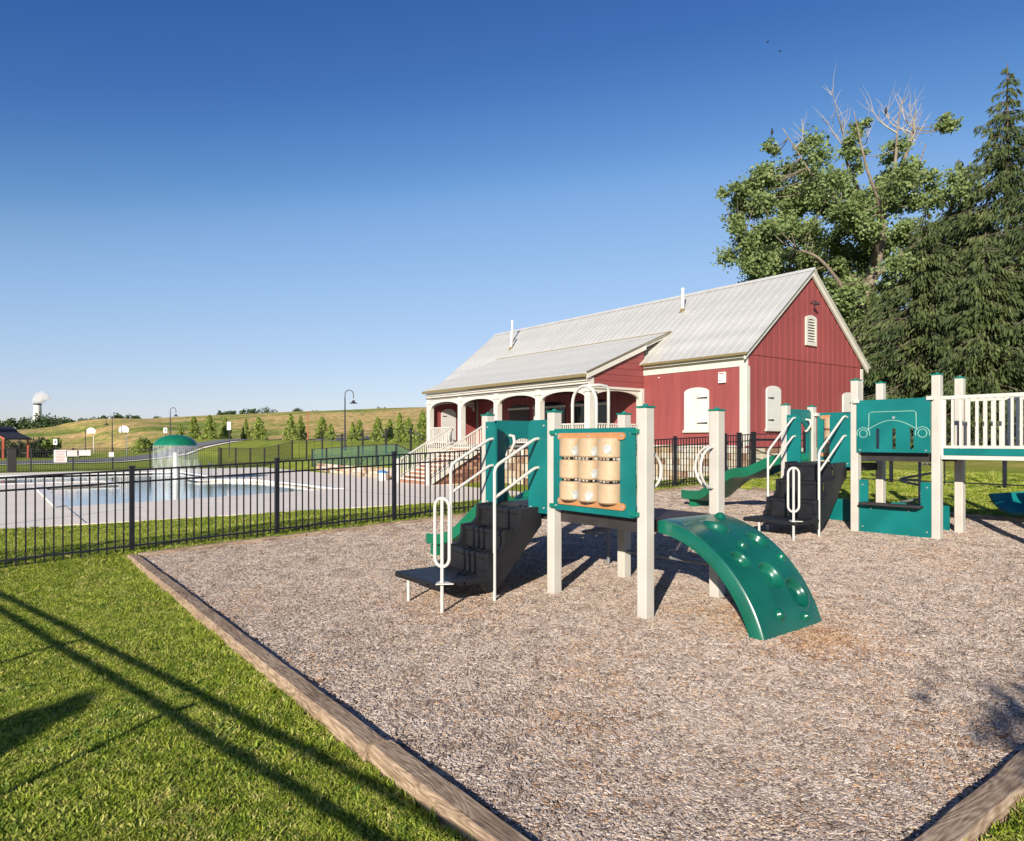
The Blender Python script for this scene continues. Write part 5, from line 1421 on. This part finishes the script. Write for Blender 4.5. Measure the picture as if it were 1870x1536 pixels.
# young conifers on the slope
def young(root_loc, h, seed, src=None):
    bk, v, f = spruce_meshes(h, h * .36, seed, 70, .45)
    return bk, v, f
yp = thing('young_conifer', (0, 0, 0), 'small bright green young conifer planted on the field slope', 'tree', 'young conifers along the road')
def young_tree(px, Y, h, seed):
    p = cam_pt(px, 800, Y); z = gz(p.x, p.y) - .05
    root = thing('young_conifer', (p.x, p.y, z), 'small bright green young conifer planted on the field slope', 'tree', 'young conifers along the road')
    bk = MB(); bk.tube([(p.x, p.y, z), (p.x, p.y, z + h)], .06, 6, r1=.01); bk.build('trunk', M_SPRBARK, root, recalc=False)
    g = np.random.default_rng(seed); n_ = 1500; t = g.random(n_) ** 1.1; a = g.random(n_) * 6.283
    lob = .8 + .45 * np.sin(a * 2 + t * 11 + seed) * np.sin(a * 3 - t * 7 + 2 * seed)
    wide = .30 + .2 * ((seed * 37) % 10) / 10; r = h * wide * (1 - t) ** (.55 + .5 * ((seed * 53) % 10) / 10) * lob * g.random(n_) ** .4 + .05
    C = np.stack([r * np.cos(a), r * np.sin(a), h * (.06 + .94 * t) - r * .25], -1)
    v, f = leaf_quads(C, .17, None, 1.8, seed); np_mesh('crown', v, f, M_YOUNG, root, (p.x, p.y, z))
bpy.data.objects.remove(yp)
for i, (px, Y, h) in enumerate([(354, 112, 3.6), (383, 108, 3.7), (411, 112, 3.5), (449, 116, 3.3), (472, 112, 3.7), (531, 108, 4.3), (549, 112, 4.0), (588, 118, 3.6), (604, 110, 2.6), (644, 106, 2.9), (656, 112, 3.2), (690, 104, 3.6), (712, 108, 3.2), (730, 98, 4.2), (746, 104, 3.4), (772, 92, 4.3), (330, 118, 2.4)]):
    young_tree(px, Y, h, 300 + i)

def bush(name, px, py, Y, w, h, m, label, cat='tree', seed=0, group=None, n_=900, size=None, trunk=True):
    p = cam_pt(px, py, Y); z = gz(p.x, p.y) - .1; top = p.z
    root = thing(name, (p.x, p.y, z), label, cat, group)
    g = np.random.default_rng(seed); cz = top - h * .42; z = min(z, cz - h * .3)
    if trunk:
        bk = MB(); bk.tube([(p.x, p.y, z), (p.x, p.y, cz)], h * .03 + .03, 6, r1=.02)
        for i in range(4):
            a = g.random() * 6.28; bk.tube([(p.x, p.y, z + (cz - z) * .5), (p.x + math.cos(a) * w * .3, p.y + math.sin(a) * w * .3, cz + h * .15)], h * .015 + .02, 5, r1=.01)
        bk.build('trunk', M_BARK, root, recalc=False)
    C = []
    for i in range(14):
        d = g.normal(size=3); d /= np.linalg.norm(d); c = d * np.array([w * .33, w * .33, h * .3]) * g.uniform(.4, 1.1); r = g.uniform(.16, .3) * min(w, h)
        e = g.normal(size=(n_ // 14, 3)); e /= np.linalg.norm(e, axis=1, keepdims=True); C.append(c + e * r * (g.random((len(e), 1)) ** .4))
    C = np.concatenate(C); v, f = leaf_quads(C, size or max(w, h) * .05, None, 1.4, seed + 1)
    np_mesh('crown', v, f, m, root, (p.x, p.y, cz))
    return root
# distant wood, tree by tree
far_tree = 'dark far tree in the wood on the skyline below the white stack'
for i, (px, py, w, h) in enumerate([(-25, 768, 9, 6), (8, 776, 8, 5), (32, 774, 8, 6), (52, 770, 8, 8), (68, 764, 9, 10), (84, 763, 8, 9), (98, 768, 8, 7), (112, 771, 8, 6), (126, 774, 7, 5), (141, 776, 6, 4)]):
    bush('far_tree', px, py - 9, 300, w * 1.25, h * 1.35, M_BUSH, far_tree, seed=40 + i, group='wood below the stack', n_=700, size=.65)
for i, (px, py, w, h) in enumerate([(158, 772, 7, 4), (176, 769, 8, 5), (194, 767, 8, 5), (214, 764, 7, 6), (232, 762, 8, 7), (248, 768, 4, 4)]):
    bush('far_tree', px, py - 9, 262, w * 1.1, h * 1.1, M_BUSH, 'rounded green tree on the crest above the basketball court', seed=60 + i, group='trees on the crest', n_=600, size=.5)
for i, (px, py, w, h) in enumerate([(285, 768, 4, 2.5), (405, 758, 6, 3), (420, 757, 6, 3), (448, 755, 7, 3.2), (466, 754, 6, 3.6), (489, 750, 7, 5.5), (543, 754, 5, 3.4), (572, 757, 5, 4), (695, 752, 5, 3)]):
    bush('shrub', px, py - 9, 228, w, h, M_BUSH, 'lone shrub silhouetted on the dry hill top', 'shrub', seed=80 + i, group='shrubs on the hill top', n_=420, size=.32, trunk=False)
bush('shrub', 264, 800, 96, 4.2, 2.8, M_YOUNG, 'broad light green shrub beside the second basketball hoop', 'shrub', 101, n_=1500, size=.2)
for i, (px, w, m, lb) in enumerate([(5, 5, M_BUSHL, 'pale grey green shrub under the pavilion roof'), (22, 5.5, M_BUSHL, 'pale feathery shrub beside the red pavilion post'), (62, 6, M_BUSH, 'dark green shrub just past the red pavilion post'), (80, 6, M_BUSH, 'dark bushy shrub next to the tall mesh fence'), (96, 3, M_YOUNG, 'small bright shrub by the little white sign')]):
    bush('shrub', px, 803 - i, 88, w * .8, 3.0 if i < 4 else 2.0, m, lb, 'shrub', 110 + i, n_=1100, size=.22, trunk=False)
for i, (px, Y) in enumerate([(1650, 58), (1700, 60), (1760, 56), (1830, 58), (1880, 55), (1605, 60)]):
    bush('hedge_shrub', px, 795, Y, 5.5, 4.5, M_BUSH, 'dark shrub in the undergrowth behind the spruces', 'shrub', 130 + i, 'undergrowth behind the spruces', 1100, .25, trunk=False)

# ------------------------------------------------------------------ far things
def street_lamp(px, Y, h, side, label):
    p = cam_pt(px, 800, Y); z = gz(p.x, p.y); ax = Vector((.8, -.6, 0)) * side
    r = thing('street_lamp', (p.x, p.y, z), label, 'street lamp', 'gooseneck lamps along the road'); b = Vector((p.x, p.y, z))
    MB().tube([b, b + Vector((0, 0, h * .9))], .09, 8, r1=.055).build('pole', M_STEEL, r)
    MB().cyl(b, b + Vector((0, 0, .5)), .16, 8).build('base', M_STEEL, r)
    P = [b + Vector((0, 0, h * .88)), b + Vector((0, 0, h * .95))] + [b + ax * (.38 - .38 * math.cos(math.pi * i / 8)) + Vector((0, 0, h * .95 + .38 * math.sin(math.pi * i / 8))) for i in range(1, 9)] + [b + ax * .76 + Vector((0, 0, h * .88))]
    MB().tube(P, .04, 8).build('gooseneck', M_STEEL, r)
    MB().lathe([(.05, .28), (.12, .2), (.16, .1), (.40, -.02), (.36, -.02), (0, .08)], b + ax * .76 + Vector((0, 0, h * .8)), 14).build('lamp_shade', M_STEEL, r)
street_lamp(630, 63, 5.3, 1, 'gooseneck street lamp nearest the porch end of the red house')
street_lamp(311, 95, 5.2, 1, 'gooseneck street lamp rising behind the green water mushroom')
street_lamp(205, 90, 5.0, -1, 'gooseneck street lamp between the two basketball hoops')
def pole(px, Y, h, label, m=M_REDPOST):
    p = cam_pt(px, 800, Y); z = gz(p.x, p.y); r = thing('utility_post', (p.x, p.y, z), label, 'post')
    MB().tube([(p.x, p.y, z - .1), (p.x, p.y, z + h)], .07, 8, r1=.05).build('shaft', m, r)
    MB().box(p.x - .12, p.x + .12, p.y - .12, p.y + .12, z + h, z + h + .15).build('top_box', m, r)
pole(156, 92, 3.3, 'plain dark pole beside the first basketball hoop', M_STEEL); pole(562, 100, 4.2, 'thin reddish pole among the young conifers')

def hoop(px, Y, label, hh=3.6):
    p = cam_pt(px, 800, Y); z = gz(p.x, p.y); b = Vector((p.x, p.y, z)); ax = Vector((.8, -.6, 0)); dn = Vector((-.6, -.8, 0))
    r = thing('basketball_hoop', b, label, 'basketball hoop', 'hoops on the court')
    MB().tube([b, b + Vector((0, 0, hh * .75)), b + dn * .5 + Vector((0, 0, hh * .9))], .07, 8).build('pole', M_WTUBE, r)
    c = b + dn * .6 + Vector((0, 0, hh * .92)); poly = [(-.55, -.38), (.55, -.38)] + [(.68 * math.cos(a), -.1 + .6 * math.sin(a)) for a in [math.pi * i / 12 for i in range(13)]]
    bb = MB().prism(poly, lambda u, v, w: c + ax * u + Vector((0, 0, v)) + dn * w, 0, .06).build('backboard', M_SIGN, r)
    MB().tube([c + dn * (.3 + .22 * math.cos(a)) + ax * .22 * math.sin(a) + Vector((0, 0, -.25)) for a in [2 * math.pi * i / 12 for i in range(12)]], .02, 6, closed=True).build('rim', M_REDPOST, bb)
hoop(171, 106, 'white fan shaped basketball hoop near the tall mesh fence')
hoop(231, 92, 'white fan shaped basketball hoop beside the broad shrub')

def sign(px, py, Y, w, h, label, lines, m=M_SIGNTXT, post=False, blk=False):
    c = cam_pt(px, py, Y); ax = Vector((1, 0, 0)) if not post else Vector((.8, -.6, 0)); dn = Vector((0, -1, 0)) if not post else Vector((-.6, -.8, 0))
    if not post: c = Vector((c.x * 1, 56.93, c.z))
    r = thing('sign', c - Vector((0, 0, h / 2)), label, 'sign')
    f = lambda u, v, q: c + ax * u + Vector((0, 0, v)) + dn * q
    bd = MB().prism([(-w / 2, -h / 2), (w / 2, -h / 2), (w / 2, h / 2), (-w / 2, h / 2)], f, 0, .02).build('board', M_SIGN, r)
    for i in range(lines):
        v = h * (.36 - .72 * i / max(1, lines - 1)); l = w * (.4 - .05 * ((i * 7) % 3))
        MB().prism([(-l, v - h * .02), (l, v - h * .02), (l, v + h * .02), (-l, v + h * .02)], f, .021, .024).build('text_line', m, bd)
    if blk: MB().prism([(-w * .2, -h * .25), (w * .2, -h * .25), (w * .2, h * .25), (-w * .2, h * .25)], f, .021, .024).build('symbol', M_SIGNBLK, bd)
    if post:
        g_ = gz(c.x, c.y); MB().cyl((c.x + .05, c.y + .05, g_), (c.x + .05, c.y + .05, c.z + h / 2), .04, 8).build('post', M_STEEL, r)
def fence_sign(px, py, w, h, label, lines, m=M_SIGNTXT):
    k = (px - 935) / 1280; s = (57 * (.6 + .8 * k)) / (.8 - .6 * k); Y = .6 * s + .8 * 57
    c = Vector((s, 56.93, 1.55 - (py - 805) / 1280 * Y)); sign_at(c, w, h, label, lines, m)
def sign_at(c, w, h, label, lines, m):
    r = thing('sign', c - Vector((0, 0, h / 2)), label, 'sign'); f = lambda u, v, q: c + Vector((u, -q, v))
    bd = MB().prism([(-w / 2, -h / 2), (w / 2, -h / 2), (w / 2, h / 2), (-w / 2, h / 2)], f, 0, .02).build('board', M_SIGN, r)
    for i in range(lines):
        v = h * (.38 - .76 * i / max(1, lines - 1)); l = w * (.42 - .06 * ((i * 7) % 3))
        MB().prism([(-l, v - h * .022), (l, v - h * .022), (l, v + h * .022), (-l, v + h * .022)], f, .021, .024).build('text_line', m, bd)
fence_sign(110, 833, .75, .85, 'tall white notice with red print on the far pool fence', 7)
fence_sign(132, 828, .75, .42, 'wide white notice with red print next to the tall notice', 4)
fence_sign(153, 827, .80, .40, 'wide white notice with grey print on the far pool fence', 3, M_GREY)
fence_sign(203, 830, .32, .36, 'small square notice alone on the far pool fence', 2)
sign(101, 807, 70, .4, .55, 'little white sign with a dark symbol on a pole behind the fence', 0, post=True, blk=True)
sign(302, 786, 80, .4, .6, 'white upright sign with a dark stripe behind the water mushroom', 0, post=True, blk=True)
sign(418, 778, 66, .35, .75, 'narrow white sign on a tall post among the young conifers', 0, post=True)

# pavilion at the parking side
pv = cam_pt(-4, 800, 80); pz_ = gz(pv.x, pv.y); ax = Vector((.8, -.6, 0)); dp = Vector((.6, .8, 0))
pav = thing('picnic_pavilion', (pv.x, pv.y, pz_), 'small open pavilion with dark gable roof and red posts', 'pavilion')
B0 = Vector((pv.x, pv.y, pz_))
for sg in (-1, 1):
    prof = [(0, 3.75), (sg * .5, 3.45), (sg * .85, 3.05), (sg * 2.4, 2.35), (sg * 2.4, 2.22), (sg * .85, 2.92), (sg * .5, 3.32), (0, 3.62)]
    MB().plate(prof if sg > 0 else prof[::-1], [], lambda u, v, w: B0 + ax * u + dp * w + Vector((0, 0, v)), -2.2, 2.2).build('roof', M_SHINGLE, pav)
    MB().bar(B0 + ax * sg * 2.4 - dp * 2.25 + Vector((0, 0, 2.28)), B0 + ax * sg * .2 - dp * 2.25 + Vector((0, 0, 3.5)), .05, .14).build('fascia', M_REDPOST, pav)
    for dq in (-2, 2):
        p = B0 + ax * sg * 2.05 + dp * dq; MB().box(p.x - .1, p.x + .1, p.y - .1, p.y + .1, pz_ - .1, pz_ + 2.4).build('post', M_REDPOST, pav)
# brick gate pier at the far fence
gp = thing('gate_pier', (1.35, 57.1, gz(1.35, 57)), 'square dark gate pier standing in the far pool fence', 'pier')
MB().box(1.1, 1.6, 56.85, 57.35, gz(1.35, 57) - .1, gz(1.35, 57) + 1.55).build('shaft', M_FENCE_FAR, gp, bevel=.02)
MB().box(1.05, 1.65, 56.8, 57.4, gz(1.35, 57) + 1.551, gz(1.35, 57) + 1.62).build('cap', M_FENCE_FAR, gp, bevel=.02)

# smoke stack with steam
sk = cam_pt(68.5, 805, 640); skz = gz(sk.x, sk.y); stk = thing('smoke_stack', (sk.x, sk.y, skz - 3), 'pale industrial smoke stack with dark rim on the horizon', 'chimney')
top = cam_pt(68.5, 740, 640).z
MB().tube([(sk.x, sk.y, skz - 3), (sk.x, sk.y, top)], 4.0, 20, r1=3.1).build('shaft', M_STACK, stk, smooth='auto')
MB().cyl((sk.x, sk.y, top), (sk.x, sk.y, top + 1.6), 3.2, 20).build('rim', M_IRON, stk)
def steam():
    m = bpy.data.materials.new('steam'); m.use_nodes = True; t = m.node_tree; N = t.nodes; L = t.links; N.remove(N['Principled BSDF'])
    pvn = N.new('ShaderNodeVolumePrincipled'); pvn.inputs['Color'].default_value = (.98, .98, .98, 1); pvn.inputs['Density'].default_value = .55; pvn.inputs['Anisotropy'].default_value = .2
    L.new(pvn.outputs[0], N['Material Output'].inputs['Volume'])
    bm = bmesh.new(); r_ = random.Random(9); ax = Vector((.8, -.6, 0)); g = []
    for (px, py, r) in ((68, 735, 3.2), (69, 731, 4.0), (72, 728, 4.6), (76, 725, 4.4), (80, 724, 3.6), (85, 726, 2.5), (77, 720, 2.6), (73, 723, 3.5), (89, 728, 1.5)):
        c = cam_pt(px, py, 640); res = bmesh.ops.create_icosphere(bm, subdivisions=3, radius=r * 1.05, matrix=Matrix.Translation(c))
        for v in res['verts']:
            d = (v.co - c); v.co += d * (.22 * math.sin(d.x * 1.9 + px) * math.sin(d.z * 1.7 + d.y * 1.3) + r_.uniform(-.05, .05))
    me = bpy.data.meshes.new('steam_plume'); bm.to_mesh(me); bm.free(); me.materials.append(m)
    o = new_obj('steam_plume', me); o['kind'] = 'stuff'; o['label'] = 'white steam drifting from the top of the stack'
steam()

# water mushroom in the pool
mx, my = 7.75, 39.0
mu_ = thing('water_mushroom', (mx, my, ZD - .4), 'green domed water mushroom with white pole showering into the pool', 'fountain')
MB().tube([(mx, my, ZD - .9), (mx, my, 1.6)], .11, 14).build('pole', M_WTUBE, mu_, smooth='auto')
R = 1.05; prof = [(0, .52), (R * .3, .50), (R * .6, .40), (R * .82, .26), (R * .95, .1), (R, .0), (R * .97, -.06), (R * .85, -.02), (0, .1)]
MB().lathe(prof, (mx, my, 1.34), 36).build('canopy', M_SLIDE, mu_, smooth='auto')
MB().lathe([(R * 1.0, 1.33), (R * 1.02, .6), (R * 1.03, ZD - .09)], (mx, my, 0), 48).build('water_curtain', M_FALL, mu_, recalc=False)
# pool ladder rails and life ring post
for (lx, ly) in ((9.6, 41.05), (-2, 41.1)):
    ld = thing('pool_ladder', (lx, ly, ZD), 'chrome grab rails of the pool ladder by the ' + ('water mushroom' if lx > 0 else 'long pool edge'), 'ladder')
    for k in (-.25, .25):
        MB().tube([(lx + k, ly - .5, ZD), (lx + k, ly - .5, ZD + .7), (lx + k, ly - .3, ZD + .85), (lx + k, ly, ZD + .8), (lx + k, ly + .15, ZD + .5), (lx + k, ly + .15, ZD - .4)], .022, 8).build('rail', M_BOLT, ld, smooth=True)

# small bin beside the porch stairs
bn = thing('poolside_bin', (16.5, 33.2, ZD), 'small blue and white lidded bin on the pool deck beside the porch stairs', 'bin')
MB().lathe([(0, 0), (.2, 0), (.24, .38), (0, .38)], (16.5, 33.2, ZD), 16).build('tub', M_SIGN, bn, smooth='auto')
MB().lathe([(.26, .38), (.26, .43), (.14, .50), (0, .52)], (16.5, 33.2, ZD), 16).build('lid', mat('blue_bin_plastic', (.08, .28, .62), .4), bn, smooth='auto')

# birds
def bird(p, label, perched):
    r = thing('bird', p, label, 'bird')
    if perched:
        MB().lathe([(0, -.16), (.06, -.1), (.085, 0), (.06, .1), (.05, .14), (.055, .19), (0, .24)], p + Vector((0, 0, .16)), 10).build('body', M_BIRD, r, smooth=True)
        MB().prism([(-.02, -.25), (.02, -.25), (.03, .02), (-.03, .02)], lambda u, v, w: p + Vector((u, w, v + .1)), .03, .05).build('tail', M_BIRD, r)
    else:
        ax = Vector((.8, -.6, 0)); up = Vector((0, 0, 1)); dp = Vector((.6, .8, 0))
        MB().tube([p - ax * .32, p - ax * .15, p, p + ax * .14, p + ax * .22], .05, 8, r1=.02).build('body', M_BIRD, r, smooth=True)
        for sg in (-1, 1):
            a = [p + ax * .08, p - ax * .1, p - ax * .12 + dp * sg * .3 + up * .12, p - ax * .02 + dp * sg * .55 + up * .06, p + ax * .1 + dp * sg * .28 + up * .14]
            MB().add([q for q in a] + [q - up * .015 for q in a], [(0, 1, 2, 3, 4), (9, 8, 7, 6, 5)] + [(i, 5 + i, 5 + (i + 1) % 5, (i + 1) % 5) for i in range(5)]).build('wing', M_BIRD, r)
bird(cam_pt(1402, 77, 140), 'upper of two small dark birds flying above the leafy tree', False)
bird(cam_pt(1425, 94, 140), 'lower of two small dark birds flying above the leafy tree', False)
bird(cam_pt(1410, 246, 42), 'dark bird perched on the leafy tip of the left branch', True)
bird(cam_pt(1618, 208, 42), 'dark bird perched on a bare dead branch', True)

# ------------------------------------------------------------------ things beside the photographer whose shadows cross the lawn
sw = thing('rail_barrier', (-1.4, 5.4, -.25), 'low double tube rail barrier whose long shadow crosses the lawn', 'railing')
off = Vector((.83, .558, 0)).normalized() * (1 / math.tan(SUN_EL))
def caster(sx, sy, h): zg_ = gz(sx, sy) - .07; q = Vector((sx, sy, 0)) - off * h; return Vector((q.x, q.y, zg_ + h))
hb = .95
b1 = (caster(-.22, 11.8, hb), caster(1.98, 1.2, hb)); b2 = (caster(-.40, 11.8, hb - .03), caster(1.70, 1.1, hb - .03))
for a, b in (b1, b2): MB().tube([a, b], .021, 10).build('rail', M_GREY, sw)
for sx, sy in ((.93, 4.85), (.50, 7.05), (.05, 9.6)):
    p = caster(sx, sy, hb - .03); MB().tube([(p.x, p.y, gz(p.x, p.y) - .2), p], .021, 8).build('post', M_GREY, sw)
    MB().tube([p, p + Vector((.16, .0, .02))], .018, 8).build('bracket', M_GREY, sw)

def shade_tree(loc, h, w, seed, label, n_=2600):
    z = gz(*loc) - .1; r = thing('garden_tree', (*loc, z), label, 'tree'); g = np.random.default_rng(seed); bk = MB()
    bk.tube([(*loc, z), (*loc, z + h * .7)], .09, 8, r1=.03); C = []
    for i in range(22):
        d = g.normal(size=3); d /= np.linalg.norm(d); c = np.array([loc[0], loc[1], z + h * .72]) + d * np.array([w * .4, w * .4, h * .22]) * g.uniform(.3, 1.1)
        bk.tube([(*loc, z + h * .5), tuple(c)], .03, 5, r1=.008); e = g.normal(size=(n_ // 22, 3)); C.append(c + e * .16 * w * .5)
    bk.build('trunk', M_BARK, r, recalc=False); C = np.concatenate(C); v, f = leaf_quads(C, .1, None, 1.4, seed); cc = C.mean(0)
    np_mesh('crown', v - cc, f, M_LEAF, r, cc)
def tree_shadow_at(sx, sy, hc, h, w, seed, label):
    q = Vector((sx, sy, 0)) - off * hc; shade_tree((q.x, q.y), h, w, seed, label)
tree_shadow_at(-.3, 4.95, 2.6, 3.4, 1.0, 501, 'small leafy tree shading the lawn beside the rail barrier')
tree_shadow_at(5.0, .68, 3.4, 4.7, 2.0, 502, 'small leafy tree shading the dappled edging timber')
